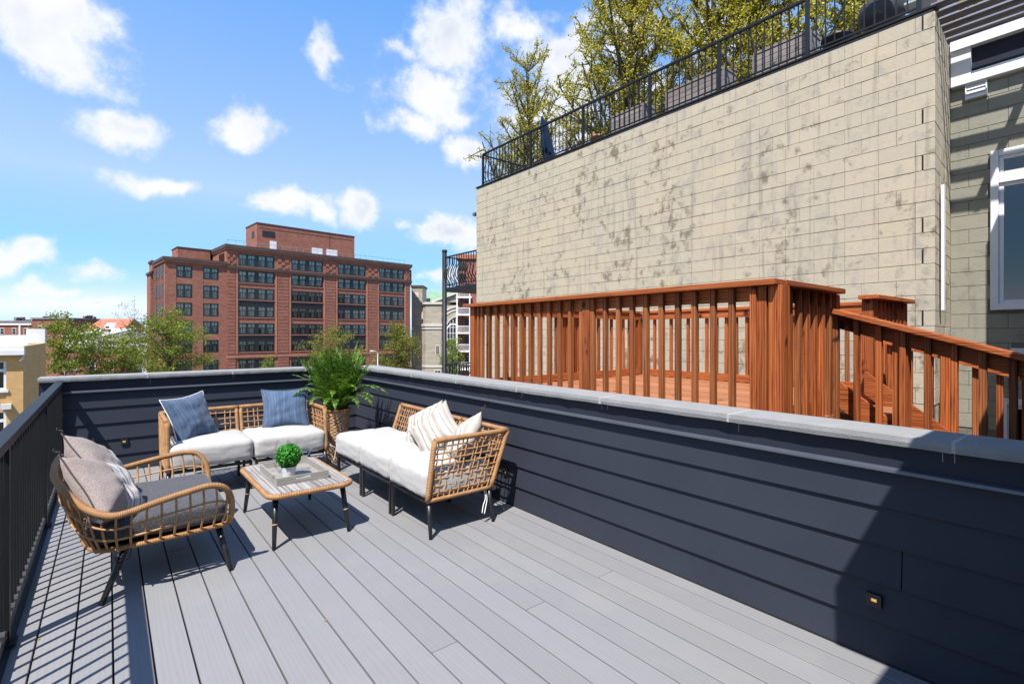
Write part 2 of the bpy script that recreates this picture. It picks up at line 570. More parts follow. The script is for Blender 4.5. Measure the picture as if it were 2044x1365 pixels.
mat_brick('red_brick', (0.22, 0.078, 0.052), (0.31, 0.125, 0.085), (0.25, 0.15, 0.12), 0.6, 0.2, 0.02)
mat_brick('red_brick_far', (0.21, 0.072, 0.05), (0.27, 0.10, 0.07), (0.22, 0.13, 0.11), 0.5, 0.2, 0.02)
mat_brick('yellow_brick', (0.50, 0.295, 0.115), (0.57, 0.35, 0.145), (0.48, 0.32, 0.17), 0.3, 0.105, 0.012, 0, 0.12)
mat_brick('church_stone', (0.30, 0.265, 0.215), (0.36, 0.32, 0.26), (0.27, 0.24, 0.20), 0.9, 0.4, 0.02)
simple('church_trim', (0.46, 0.43, 0.38), 0.85, 0, 0.1, 0.5)
simple('dark_cornice', (0.060, 0.038, 0.033), 0.7, 0, 0.2, 0.5)
simple('brick_trim', (0.32, 0.135, 0.09), 0.85, 0, 0.15, 0.5)
simple('window_black', (0.012, 0.013, 0.015), 0.4)
simple('room_dark', (0.030, 0.034, 0.034), 0.9)
simple('curtain', (0.55, 0.57, 0.52), 0.9, 0, 0.1, 2.0)
simple('green_roof', (0.14, 0.25, 0.16), 0.7, 0, 0.2, 0.3)
simple('slate_roof', (0.16, 0.16, 0.17), 0.8, 0, 0.25, 0.4)
simple('red_roof', (0.34, 0.11, 0.06), 0.8, 0, 0.2, 0.5)
simple('grey_roof', (0.42, 0.42, 0.42), 0.8, 0, 0.15, 0.5)
simple('asphalt', (0.05, 0.05, 0.052), 0.9, 0, 0.2, 0.8)
simple('pavement', (0.26, 0.25, 0.235), 0.9, 0, 0.15, 0.8)
simple('galvanised', (0.30, 0.31, 0.32), 0.5, 0.5)
simple('unit_grey', (0.34, 0.35, 0.35), 0.6)
simple('umbrella_blue', (0.008, 0.018, 0.045), 0.9, 0, 0.2, 8.0, spec=0.05)
simple('lamp_black', (0.010, 0.010, 0.010), 0.5)


def mat_ground():
    m, t, b = new_mat('city_ground')
    n = t.noise(world_pos(t), 0.05, 5.0, 0.6)
    t.link(t.ramp(n, [(0.35, (0.09, 0.10, 0.06)), (0.5, (0.13, 0.12, 0.10)), (0.65, (0.07, 0.07, 0.07))]), b.inputs['Base Color'])
    setp(b, rough=0.95, spec=0.1)


mat_ground()


def mat_glass(name, tint, gloss=0.25, keep=0.75):
    m, t, b = new_mat(name)
    t.n.remove(b)
    tr = t.node('ShaderNodeBsdfTransparent')
    tr.inputs[0].default_value = tint + (1,)
    gl = t.node('ShaderNodeBsdfGlossy')
    gl.inputs['Roughness'].default_value = 0.02
    fr = t.node('ShaderNodeFresnel')
    fr.inputs[0].default_value = 1.5
    f = t.math('ADD', fr.outputs[0], gloss, clamp=True)
    if keep < 0.5:
        f = t.math('MULTIPLY', f, keep)
    mx = t.node('ShaderNodeMixShader')
    t.link(f, mx.inputs[0])
    t.link(tr.outputs[0], mx.inputs[1])
    t.link(gl.outputs[0], mx.inputs[2])
    t.link(mx.outputs[0], t.n.get('Material Output').inputs[0])


mat_glass('window_glass', (0.86, 0.92, 0.90), 0.02)
mat_glass('mirror_glass', (0.20, 0.23, 0.28), 0.07)
mat_glass('clear_glass', (0.97, 0.98, 0.98), 0.0, 0.35)


def mat_glow():
    m, t, b = new_mat('lamp_glow')
    setp(b, base=(0.8, 0.5, 0.15), emis=(1.0, 0.62, 0.2), emis_s=0.35, rough=0.4)


mat_glow()


# ------------------------------------------------------------------ mesh helpers
class MB:
    """collects boxes, tubes and quads and links them as one mesh"""
    def __init__(s):
        s.v, s.f, s.m, s.uv, s.sm = [], [], [], [], []

    def face(s, idx, mat=0, uv=None, smooth=False):
        s.f.append(idx)
        s.m.append(mat)
        s.uv.append(uv if uv else [(0, 0)] * len(idx))
        s.sm.append(smooth)

    def quad(s, a, b, c, d, mat=0, smooth=False):
        i = len(s.v)
        s.v += [tuple(a), tuple(b), tuple(c), tuple(d)]
        s.face((i, i + 1, i + 2, i + 3), mat, [(0, 0), (1, 0), (1, 1), (0, 1)], smooth)

    def hexa(s, p, mat=0):
        """8 corners: bottom ring 0-3 (ccw from above), top ring 4-7"""
        i = len(s.v)
        s.v += [tuple(q) for q in p]
        for q in ((3, 2, 1, 0), (4, 5, 6, 7), (0, 1, 5, 4), (1, 2, 6, 5), (2, 3, 7, 6), (3, 0, 4, 7)):
            s.face(tuple(i + k for k in q), mat, [(0, 0), (1, 0), (1, 1), (0, 1)])

    def box(s, x0, y0, z0, x1, y1, z1, mat=0):
        s.hexa([(x0, y0, z0), (x1, y0, z0), (x1, y1, z0), (x0, y1, z0), (x0, y0, z1), (x1, y0, z1), (x1, y1, z1), (x0, y1, z1)], mat)

    def obox(s, c, ax, ay, az, mat=0):
        c, ax, ay, az = Vector(c), Vector(ax), Vector(ay), Vector(az)
        s.hexa([c - ax - ay - az, c + ax - ay - az, c + ax + ay - az, c - ax + ay - az,
                c - ax - ay + az, c + ax - ay + az, c + ax + ay + az, c - ax + ay + az], mat)

    def bar(s, a, b, w, h, up=(0, 0, 1), mat=0):
        a, b = Vector(a), Vector(b)
        d = b - a
        L = d.length
        d.normalize()
        x = d.cross(Vector(up))
        if x.length < 1e-5:
            x = d.cross(Vector((1, 0, 0)))
        x.normalize()
        z = x.cross(d)
        s.obox((a + b) / 2, d * (L / 2), x * (w / 2), z * (h / 2), mat)

    def tube(s, pts, r, n=8, mat=0, closed=False, caps=True, smooth=True, flat=1.0):
        pts = [Vector(p) for p in pts]
        N = len(pts)
        rr = r if hasattr(r, '__len__') else [r] * N
        base = len(s.v)
        acc = [0.0]
        for i in range(1, N + (1 if closed else 0)):
            acc.append(acc[-1] + (pts[i % N] - pts[i - 1]).length)
        t0 = None
        xdir = None
        for i in range(N):
            if closed:
                t = pts[(i + 1) % N] - pts[i - 1]
            else:
                t = pts[min(i + 1, N - 1)] - pts[max(i - 1, 0)]
            t.normalize()
            if xdir is None:
                a = Vector((0, 0, 1)) if abs(t.z) < 0.9 else Vector((1, 0, 0))
                xdir = t.cross(a).normalized()
            else:
                xdir = (xdir - t * xdir.dot(t)).normalized()
            ydir = t.cross(xdir)
            for k in range(n):
                an = 2 * math.pi * k / n
                s.v.append(tuple(pts[i] + (xdir * math.cos(an) + ydir * math.sin(an) * flat) * rr[i]))
        seg = N if closed else N - 1
        for i in range(seg):
            j = (i + 1) % N
            for k in range(n):
                k2 = (k + 1) % n
                s.face((base + i * n + k, base + i * n + k2, base + j * n + k2, base + j * n + k), mat,
                       [(k / n, acc[i]), ((k + 1) / n, acc[i]), ((k + 1) / n, acc[i + 1]), (k / n, acc[i + 1])], smooth)
        if caps and not closed:
            s.face(tuple(base + k for k in reversed(range(n))), mat)
            s.face(tuple(base + (N - 1) * n + k for k in range(n)), mat)

    def lathe(s, prof, c=(0, 0, 0), n=24, mat=0, smooth=True):
        base = len(s.v)
        for (r, z) in prof:
            for k in range(n):
                a = 2 * math.pi * k / n
                s.v.append((c[0] + r * math.cos(a), c[1] + r * math.sin(a), c[2] + z))
        for i in range(len(prof) - 1):
            for k in range(n):
                k2 = (k + 1) % n
                s.face((base + i * n + k, base + i * n + k2, base + (i + 1) * n + k2, base + (i + 1) * n + k), mat,
                       [(k / n, i), ((k + 1) / n, i), ((k + 1) / n, i + 1), (k / n, i + 1)], smooth)

    def prism(s, poly, z0, z1, mat=0):
        """poly: ccw (x, y) list"""
        i = len(s.v)
        n = len(poly)
        s.v += [(x, y, z0) for x, y in poly] + [(x, y, z1) for x, y in poly]
        s.face(tuple(i + k for k in reversed(range(n))), mat)
        s.face(tuple(i + n + k for k in range(n)), mat)
        for k in range(n):
            k2 = (k + 1) % n
            s.face((i + k, i + k2, i + n + k2, i + n + k), mat)

    def mesh(s, name, mats):
        me = bpy.data.meshes.new(name)
        me.from_pydata(s.v, [], s.f)
        for m in (mats if isinstance(mats, (list, tuple)) else [mats]):
            me.materials.append(MATS[m])
        me.polygons.foreach_set('material_index', s.m)
        me.polygons.foreach_set('use_smooth', s.sm)
        uvl = me.uv_layers.new(name='UVMap')
        flat = []
        for u in s.uv:
            for a, b in u:
                flat += (a, b)
        uvl.data.foreach_set('uv', flat)
        me.update()
        return me

    def build(s, name, mats, parent=None, bevel=0.0, loc=None, **tagkw):
        o = link(name, s.mesh(name, mats), parent, loc)
        if bevel:
            add_bevel(o, bevel)
        if tagkw:
            tag(o, **tagkw)
        return o


def add_bevel(o, w, seg=1):
    m = o.modifiers.new('bevel', 'BEVEL')
    m.width = w
    m.segments = seg
    m.limit_method = 'ANGLE'
    m.angle_limit = R(40)


def link(name, data, parent=None, loc=None, rot=None, scale=None):
    o = bpy.data.objects.new(name, data)
    COL.objects.link(o)
    if parent is not None:
        o.parent = parent
    if loc is not None:
        o.location = loc
    if rot is not None:
        o.rotation_euler = rot
    if scale is not None:
        o.scale = scale
    return o


def tag(o, label=None, category=None, group=None, kind=None):
    for k, v in (('label', label), ('category', category), ('group', group), ('kind', kind)):
        if v:
            o[k] = v
    return o


def thing(name, label, category, loc=(0, 0, 0), rz=0.0, group=None):
    o = bpy.data.objects.new(name, None)
    o.empty_display_size = 0.1
    COL.objects.link(o)
    o.location = loc
    o.rotation_euler = (0, 0, rz)
    return tag(o, label, category, group)


def pix_dir(u, v):
    """direction from the camera's standing point towards a point measured in the photograph"""
    F = Vector((math.sin(YAW), math.cos(YAW), 0))
    Rr = Vector((math.cos(YAW), -math.sin(YAW), 0))
    return F + Rr * ((u - 1022.0) / F_PX) + Vector((0, 0, 1)) * ((HZ_PX - v) / F_PX)


def at(u, v, depth):
    return Vector((0, 0, CAM_H)) + pix_dir(u, v) * depth


def bez(pts, n=8):
    """Catmull-Rom through pts"""
    P = [Vector(p) for p in pts]
    out = []
    for i in range(len(P) - 1):
        p0, p1, p2, p3 = P[max(i - 1, 0)], P[i], P[i + 1], P[min(i + 2, len(P) - 1)]
        for k in range(n):
            t = k / n
            out.append(0.5 * ((2 * p1) + (p2 - p0) * t + (2 * p0 - 5 * p1 + 4 * p2 - p3) * t * t + (3 * p1 - p0 - 3 * p2 + p3) * t ** 3))
    out.append(P[-1])
    return out


def np_mesh(name, V, Fq, mats, smooth=False):
    me = bpy.data.meshes.new(name)
    k = Fq.shape[1]
    me.vertices.add(len(V))
    me.vertices.foreach_set('co', V.astype(np.float32).ravel())
    me.loops.add(Fq.size)
    me.loops.foreach_set('vertex_index', Fq.astype(np.int32).ravel())
    me.polygons.add(len(Fq))
    me.polygons.foreach_set('loop_start', np.arange(0, Fq.size, k, dtype=np.int32))
    me.polygons.foreach_set('use_smooth', [smooth] * len(Fq))
    for m in (mats if isinstance(mats, (list, tuple)) else [mats]):
        me.materials.append(MATS[m])
    me.update(calc_edges=True)
    return me


# ================================================================== SETTING
GZ = -10.5                       # street level
XW, YB, XL = 2.73, 6.90, -0.385  # parapet wall faces and the railing line

# ground: one sheet to the horizon
g = MB()
g.quad((-1500, -1500, GZ), (1500, -1500, GZ), (1500, 1500, GZ), (-1500, 1500, GZ))
g.build('ground', 'city_ground', kind='structure')
g = MB()
g.box(-120, 60, GZ, 140, 72, GZ + 0.004)
g.build('street', 'asphalt', kind='structure')
g = MB()
g.box(-120, 72, GZ, 140, 76.5, GZ + 0.13)
g.box(-120, 55.5, GZ, 140, 60, GZ + 0.13)
g.build('pavement', 'pavement', kind='structure')

# the house under the deck
g = MB()
g.box(-0.62, -6.0, GZ, 2.96, 7.14, -0.16)
g.build('terrace_house', 'navy_trim', label='navy house body carrying the grey roof deck', category='house')

# deck floor: boards
floor = thing('deck_floor', 'grey composite deck floor of the roof terrace', 'deck')
floor['kind'] = 'structure'
g = MB()
g.box(-0.50, -1.0, -0.15, 2.78, 6.95, -0.030)
g.build('joist_base', 'gap_dark', floor)
PITCH = 0.1441
rngd = random.Random(4)


def board_mesh(L):
    b = MB()
    w = PITCH - 0.0078
    b.box(-w / 2, -L / 2, -0.026, w / 2, L / 2, 0)
    return b.mesh('deck_board', 'deck_composite')


board_cache = {}
k = 0
for k in range(-5, 17):
    x0 = 0.306 + PITCH * k
    xc = x0 + PITCH / 2
    if xc - PITCH / 2 < -0.56 or xc + PITCH / 2 > 2.79:
        continue
    cuts = [-0.9]
    if (k - 6) % 4 == 0:
        cuts.append(2.05)
    elif (k - 6) % 4 == 2:
        cuts.append(4.12)
    elif (k - 6) % 4 == 1:
        cuts.append(5.6)
    cuts.append(YB - 0.006)
    for a, b_ in zip(cuts[:-1], cuts[1:]):
        L = round(b_ - a - 0.004, 3)
        if L not in board_cache:
            board_cache[L] = board_mesh(L)
            me = board_cache[L]
        o = link('deck_board', board_cache[L], floor, (xc, (a + b_) / 2, rngd.uniform(-0.0006, 0.0006)))
        add_bevel(o, 0.002)

# ------------------------------------------------------------------ parapet walls
EXPO = 0.1745


def lap_board(L, z0, h):
    """lap siding board along local x, facing local -y; the foot stands 11 mm proud"""
    b = MB()
    t = 0.015
    b.hexa([(0, -t, z0), (L, -t, z0), (L, 0.02, z0), (0, 0.02, z0),
            (0, 0.001, z0 + h), (L, 0.001, z0 + h), (L, 0.02, z0 + h), (0, 0.02, z0 + h)])
    return b


def parapet(label, rot, origin, length, joints, cop_joints, extra_cope):
    """local x runs along the wall, local -y faces the deck"""
    w = thing('parapet_wall', label, 'wall', origin, rot, 'parapet walls round the deck')
    b = MB()
    b.box(-0.02, 0.021, -0.16, length + 0.02, 0.20, 0.99)
    b.build('wall_core', 'navy_trim', w)
    for r in range(5):
        z0 = 0.012 + r * EXPO if r else 0.012
        z0 = r * EXPO + 0.003
        cuts = [0.0] + joints.get(r, []) + [length]
        for a, c in zip(cuts[:-1], cuts[1:]):
            o = lap_board(c - a - 0.003, z0, EXPO + 0.006 if r < 4 else 0.19).build('siding_board', 'navy_siding', w, loc=(a, 0, 0))
            add_bevel(o, 0.0015)
    # trim board, with a small nosing, its sunlit glint painted as a paler colour
    b = MB()
    b.box(0, -0.020, 0.872, length, 0.019, 0.993)
    b.build('trim_board', 'navy_trim', w)
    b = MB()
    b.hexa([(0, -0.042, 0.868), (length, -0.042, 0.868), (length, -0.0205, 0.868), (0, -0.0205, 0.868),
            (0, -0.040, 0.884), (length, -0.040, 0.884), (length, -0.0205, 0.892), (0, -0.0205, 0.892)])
    o = b.build('trim_nosing', 'nosing_glint', w)
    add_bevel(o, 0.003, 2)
    # foot flashing
    b = MB()
    b.box(0, -0.016, -0.02, length, -0.0135, 0.012)
    b.build('base_strip', 'gap_dark', w)
    # coping stones with grouted joints
    rr = random.Random(len(label))
    cj = [-extra_cope] + cop_joints + [length + 0.0]
    for a, c in zip(cj[:-1], cj[1:]):
        b = MB()
        nx = max(4, int((c - a) / 0.06))
        y0, y1, z0, z1 = -0.062, 0.225, 0.993, 1.039
        L = c - a - 0.014
        # top and ends as a grid strip: rock-faced front edge
        for i in range(nx):
            xa, xb = L * i / nx, L * (i + 1) / nx
            fa = y0 + (rr.random() * 0.006 if 0 < i else 0)
            b.v += []
        fr = [y0 + rr.uniform(0, 0.006) for _ in range(nx + 1)]
        fz = [z1 + rr.uniform(-0.0025, 0.0) for _ in range(nx + 1)]
        lo = [z0 + rr.uniform(0, 0.003) for _ in range(nx + 1)]
        for i in range(nx):
            xa, xb = L * i / nx, L * (i + 1) / nx
            p = [(xa, fr[i] + 0.004, lo[i]), (xb, fr[i + 1] + 0.004, lo[i + 1]), (xb, fr[i + 1], z0 + 0.022), (xa, fr[i], z0 + 0.022)]
            b.quad(*p)
            b.quad(p[3], p[2], (xb, fr[i + 1] + 0.003, fz[i + 1]), (xa, fr[i] + 0.003, fz[i]))
            b.quad((xa, fr[i] + 0.003, fz[i]), (xb, fr[i + 1] + 0.003, fz[i + 1]), (xb, y1, z1), (xa, y1, z1))
            b.quad((xb, fr[i + 1] + 0.004, lo[i + 1]), (xa, fr[i] + 0.004, lo[i]), (xa, y1, z0), (xb, y1, z0))
            b.quad((xb, y1, z0), (xa, y1, z0), (xa, y1, z1), (xb, y1, z1))
        for x, i, sgn in ((0, 0, 1), (L, nx, -1)):
            q = [(x, fr[i] + 0.004, lo[i]), (x, y1, z0), (x, y1, z1), (x, fr[i] + 0.003, fz[i])]
            b.quad(*(q[::-1] if sgn > 0 else q))
        b.build('coping_stone', 'coping_stone', w, loc=(a + 0.007, 0, 0))
        if a > 0:
            b = MB()
            b.box(a - 0.009, y0 + 0.004, z0 + 0.002, a + 0.009, y1 - 0.003, z1 - 0.0012)
            b.build('grout_joint', 'grout', w)
            b = MB()
            r2 = random.Random(int(a * 100))
            for q in range(1 + int(a * 7) % 2):
                xx = a + r2.uniform(-0.05, 0.05)
                b.box(xx - 0.0011, -0.0212, r2.uniform(0.935, 0.965), xx + 0.0011, -0.0203, 0.985)
            b.build('grout_drip', 'grout', w)
    return w


# right wall: local x = -Y, local -y = -X  -> rotate by -90 degrees
right_wall = parapet('long navy lap-sided parapet wall on the right under the stone coping', R(-90), (XW, YB, 0), YB + 0.9,
                     {2: [YB - 0.639]},
                     [0.85, 1.76, 2.70, 3.64, 4.56, 5.49, 6.44, 7.35], -0.06)
back_wall = parapet('short navy lap-sided parapet wall behind the blue pillow sofa', 0.0, (XL - 0.14, YB, 0), XW - XL + 0.14,
                    {1: [2.5]}, [0.86, 1.70, 2.55], 0.03)


def step_light(loc, rot, label):
    t = thing('step_light', label, 'light', loc, rot, 'step lights in the parapet')
    b = MB()
    b.box(-0.029, -0.022, -0.029, 0.029, 0.0, -0.009)
    b.box(-0.029, -0.022, 0.009, 0.029, 0.0, 0.029)
    b.box(-0.029, -0.022, -0.009, -0.012, 0.0, 0.009)
    b.box(0.012, -0.022, -0.009, 0.029, 0.0, 0.009)
    b.build('faceplate', 'lamp_black', t)
    b = MB()
    b.box(-0.012, -0.010, -0.009, 0.012, -0.007, 0.009)
    b.build('lens', 'lamp_glow', t)
    return t


step_light((XW - 0.004, 0.741, 0.272), R(-90), 'small square glowing step light in the shaded right wall near the camera')
step_light((XW - 0.004, 3.457, 0.270), R(-90), 'small square step light in the wall just behind the cream sofa end')
step_light((XW - 0.004, 6.10, 0.330), R(-90), 'small square step light in the wall in the fern shadow')
step_light((0.135, YB - 0.004, 0.315), 0, 'small square step light in the back wall left of the blue pillow sofa')

# ------------------------------------------------------------------ deck railing on the left
rail = thing('deck_railing', 'black metal railing with thin balusters along the left deck edge', 'railing', (XL, 0, 0))
Y0, Y1 = -0.8, YB - 0.03
b = MB()
b.box(-0.032, Y0, 0.955, 0.032, Y1, 1.0)
o = b.build('top_rail', 'rail_black', rail)
add_bevel(o, 0.004, 2)
b = MB()
b.box(-0.016, Y0, 0.055, 0.016, Y1, 0.085)
b.build('bottom_rail', 'rail_black', rail)
b = MB()
b.box(-0.05, Y0, 0.0, 0.03, Y1, 0.014)
b.build('edge_strip', 'rail_black', rail)
b = MB()
b.box(-0.008, -0.008, 0.086, 0.008, 0.008, 0.954)
bal_me = b.mesh('baluster', 'rail_black')
b = MB()
b.box(-0.013, -0.011, 0.086, 0.013, 0.011, 0.108)
foot_me = b.mesh('baluster_foot', 'rail_foot')
posts = [1.5, 3.35, 5.22, YB - 0.055]
for y in posts:
    b = MB()
    b.box(-0.022, y - 0.022, 0.015, 0.022, y + 0.022, 0.954)
    b.build('post', 'rail_black', rail)
    b = MB()
    b.box(-0.02, y - 0.045, 0.0145, 0.046, y + 0.045, 0.024)
    b.build('base_plate', 'rail_black', rail)
y = 2.2
while y < YB - 0.1:
    if min(abs(y - p) for p in posts) > 0.05:
        link('baluster', bal_me, rail, (0, y, 0))
        link('baluster_foot', foot_me, rail, (0, y, 0))
    y += 0.108

# unseen stair house behind the camera, roof outline shaped to throw the big shadow at the lower right
t = thing('unseen_stair_house', 'unseen dark stair house behind the deck, its roof outline shaped to cast shadow', 'building')
b = MB()
b.box(-0.6, -3.2, -0.02, 2.72, -0.42, 2.39)
b.build('wall', 'navy_siding', t)
b = MB()
b.prism([(-0.62, -0.20), (-0.62, -3.3), (8.4, -3.3), (8.4, 0.03), (1.90, 0.03), (1.483, 0.10), (1.483, -0.20)], 2.40, 2.70)
b.build('roof', 'navy_trim', t)
b = MB()
b.box(2.97, -3.2, GZ, 8.2, -0.42, 2.39)
b.build('wall', 'greygreen_block', t)

# ================================================================== cream block building
CH = 0.2032
CLEN = 0.4064
XB = 8.29
YBN, YBF = 1.606, 11.924
ZTOP = 5.645
MJ = 0.0035
bb = thing('block_building', 'tall cream painted concrete block building with a roof terrace', 'building')
b = MB()
b.prism([(XB + 0.0085, 1.615), (9.66, 1.70), (12.4, 1.70), (12.4, YBF - 0.002), (XB + 0.0085, YBF - 0.002)], GZ, ZTOP - 0.01)
b.build('wall_core', 'mortar', bb)
b = MB()
b.prism([(XB + 0.03, 1.63), (9.70, 1.72), (12.45, 1.72), (12.45, YBF + 0.02), (XB + 0.03, YBF + 0.02)], ZTOP + 0.001, ZTOP + 0.05)
b.build('roof', 'slate_roof', bb)


def block_mesh(L, th=0.008, ch=0.003, j=0.0065):
    """face towards local -x, length along +y from 0, height CH"""
    b = MB()
    y0, y1, z0, z1 = MJ / 2, L - MJ / 2, j / 2, CH - j / 2
    f = [(0, y1 - ch, z0 + ch), (0, y0 + ch, z0 + ch), (0, y0 + ch, z1 - ch), (0, y1 - ch, z1 - ch)]
    m = [(ch, y1, z0), (ch, y0, z0), (ch, y0, z1), (ch, y1, z1)]
    k = [(th, y1, z0), (th, y0, z0), (th, y0, z1), (th, y1, z1)]
    b.quad(*f)
    for i in range(4):
        n = (i + 1) % 4
        b.quad(m[i], m[n], f[n], f[i])
        b.quad(k[i], k[n], m[n], m[i])
    return b


full_me = block_mesh(CLEN).mesh('block', 'cream_block')
half_me = block_mesh(CLEN / 2).mesh('block', 'cream_block')
q1_me = block_mesh(0.118).mesh('block', 'cream_block')
q2_me = block_mesh(0.068).mesh('block', 'cream_block')
rb = random.Random(7)
cells = []
n_course = 25
slots = {0, 6, 9, 13, 15, 19}
for cidx in range(n_course):
    z = ZTOP - CH * (cidx + 1)
    y = YBN
    first = True
    while y < YBF - 0.02:
        if first and cidx in slots:
            cells.append((y, z, 'q1'))
            cells.append((y + 0.118 + 0.017, z, 'q2'))
            y += CLEN / 2
            first = False
            continue
        if first and cidx % 2 == 0:
            L = CLEN / 2
        else:
            L = CLEN
        first = False
        if y + L > YBF:
            L2 = YBF - y
            cells.append((y, z, L2))
            y = YBF
            continue
        cells.append((y, z, 'full' if L == CLEN else 'half'))
        y += L
for cidx in slots:
    z = ZTOP - CH * (cidx + 1)
    b = MB()
    b.box(XB + 0.0045, YBN + 0.119, z + 0.012, XB + 0.0083, YBN + 0.134, z + CH - 0.012)
    b.build('vent_slot', 'gap_dark', bb)
cells.sort(key=lambda c: (c[0] - 0) * 1.0 + abs(c[1] - 1.5) * 0.35)
stuff_cells = cells[292:]
for i, (y, z, kind) in enumerate(cells[:292]):
    if isinstance(kind, float):
        me = block_mesh(kind).mesh('block', 'cream_block')
    else:
        me = dict(full=full_me, half=half_me, q1=q1_me, q2=q2_me)[kind]
    link('block', me, bb, (XB + rb.uniform(-0.003, 0.0025), y, z + rb.uniform(-0.001, 0.001)), (0, rb.uniform(-0.006, 0.006), 0))
sm = MB()
for (y, z, kind) in stuff_cells:
    L = dict(full=CLEN, half=CLEN / 2, q1=0.118, q2=0.068).get(kind, kind)
    src = block_mesh(L)
    i0 = len(sm.v)
    dx = XB + rb.uniform(-0.003, 0.0025)
    sm.v += [(a + dx, bb_ + y, c + z) for a, bb_, c in src.v]
    for f_, u_ in zip(src.f, src.uv):
        sm.face(tuple(i0 + q for q in f_), 0, u_)
sm.build('far_blocks', 'cream_block', bb, kind='stuff')
b = MB()
b.box(XB + 0.002, YBN + 0.03, -6.0, XB + 0.008, YBF, ZTOP - CH * n_course - 0.004)
b.build('lower_wall', 'cream_block', bb)

# return face: blocks seen almost edge on
ra = Vector((9.63 - XB, 1.69 - YBN, 0))
rl = ra.length
rang = math.atan2(ra.y, ra.x)
ret_me = [block_mesh(rl * q) for q in (0.33, 0.335, 0.335)]
ret_meshes = [m_.mesh('block', 'cream_block') for m_ in ret_me]
for cidx in range(n_course):
    z = ZTOP - CH * (cidx + 1)
    s = 0.0
    order = (0, 1, 2) if cidx % 2 else (1, 2, 0)
    for q in order:
        L = rl * (0.33 if q == 0 else 0.335)
        # block face is local -x with length along +y; turn so that +y runs along the return and the face looks to -Y
        p = Vector((XB, YBN, 0)) + ra.normalized() * (s + 0.004)
        mm = ret_meshes[q]
        o = link('block', mm, bb, (p.x, p.y - 0.001, z), (0, 0, rang - R(90)))
        # mirrored so that the faces look outwards
        o.matrix_world = Matrix.Translation((p.x, p.y + rb.uniform(-0.002, 0.002), z)) @ Matrix.Rotation(rang, 4, 'Z') @ Matrix(((0, 1, 0, 0), (1, 0, 0, 0), (0, 0, 1, 0), (0, 0, 0, 1)))
        s += L
# dark flashing along the roof edge
b = MB()
b.box(XB - 0.012, YBN - 0.01, ZTOP + 0.052, XB + 0.16, YBF + 0.03, ZTOP + 0.078)
b.build('roof_edge', 'steel_black', bb)
# small corbel at the far corner
b = MB()
b.box(XB - 0.02, YBF + 0.03, 4.93, XB + 0.12, YBF + 0.18, 5.01)
b.build('corbel', 'dark_slat', bb)

# white downspout on the return
t = thing('downspout', 'white vertical downspout on the return beside the vent slots', 'pipe')
b = MB()
b.box(8.60, YBN - 0.075, -5.5, 8.68, YBN - 0.005, 0.73)
b.build('lower_pipe', 'white_paint', t)
b = MB()
b.box(8.60, YBN - 0.035, 1.80, 8.67, YBN - 0.005, 3.46)
b.build('pipe', 'white_paint', t)

# ------------------------------------------------------------------ roof railing
rr_ = thing('roof_railing', 'black iron railing along the roof edge of the cream block building', 'railing', (XB + 0.06, 0, ZTOP + 0.08))
RH = 0.90
ry = [1.78, 3.139, 4.566, 6.008, 7.80, 9.607, 11.68]
b = MB()
b.box(-0.028, ry[0], RH - 0.03, 0.028, ry[-1], RH + 0.012)
add_bevel(b.build('top_rail', 'steel_black', rr_), 0.004)
b = MB()
b.box(-0.012, ry[0], 0.06, 0.012, ry[-1], 0.085)
b.build('bottom_rail', 'steel_black', rr_)
b = MB()
b.box(-0.026, -0.026, 0.0, 0.026, 0.026, RH - 0.031)
rp = b.mesh('post', 'steel_black')
b = MB()
b.box(-0.008, -0.008, 0.086, 0.008, 0.008, RH - 0.031)
rbm = b.mesh('baluster', 'steel_black')
for a, c in zip(ry[:-1], ry[1:]):
    link('post', rp, rr_, (0, a, 0))
    n = max(2, int(round((c - a) / 0.128)))
    for q in range(1, n):
        link('baluster', rbm, rr_, (0, a + (c - a) * q / n, 0))
link('post', rp, rr_, (0, ry[-1], 0))


def belly_pts(out, h):
    return [(0, 0.0), (0.0, 0.10), (out * 0.75, 0.24), (out, 0.36), (out * 0.8, 0.50), (out * 0.15, 0.66), (0.0, 0.76), (0, h)]


def belly_mesh(axis, sgn, h, out=0.13, r=0.011):
    p = []
    for o_, z in belly_pts(out, h):
        p.append((o_ * sgn, 0, z) if axis == 'x' else (0, o_ * sgn, z))
    b = MB()
    b.tube(bez(p, 4), r, 5)
    return b.mesh('baluster', 'steel_black')


bm_y = belly_mesh('y', 1, RH - 0.06)
for q in range(1, 16):
    link('baluster', bm_y, rr_, (q * 0.125, ry[-1], 0.03))
b = MB()
b.box(0.03, ry[-1] - 0.02, RH - 0.05, 2.1, ry[-1] + 0.02, RH - 0.015)
b.build('end_rail', 'steel_black', rr_)
link('post', rp, rr_, (2.12, ry[-1], 0))
link('post', rp, rr_, (1.05, ry[-1], 0))

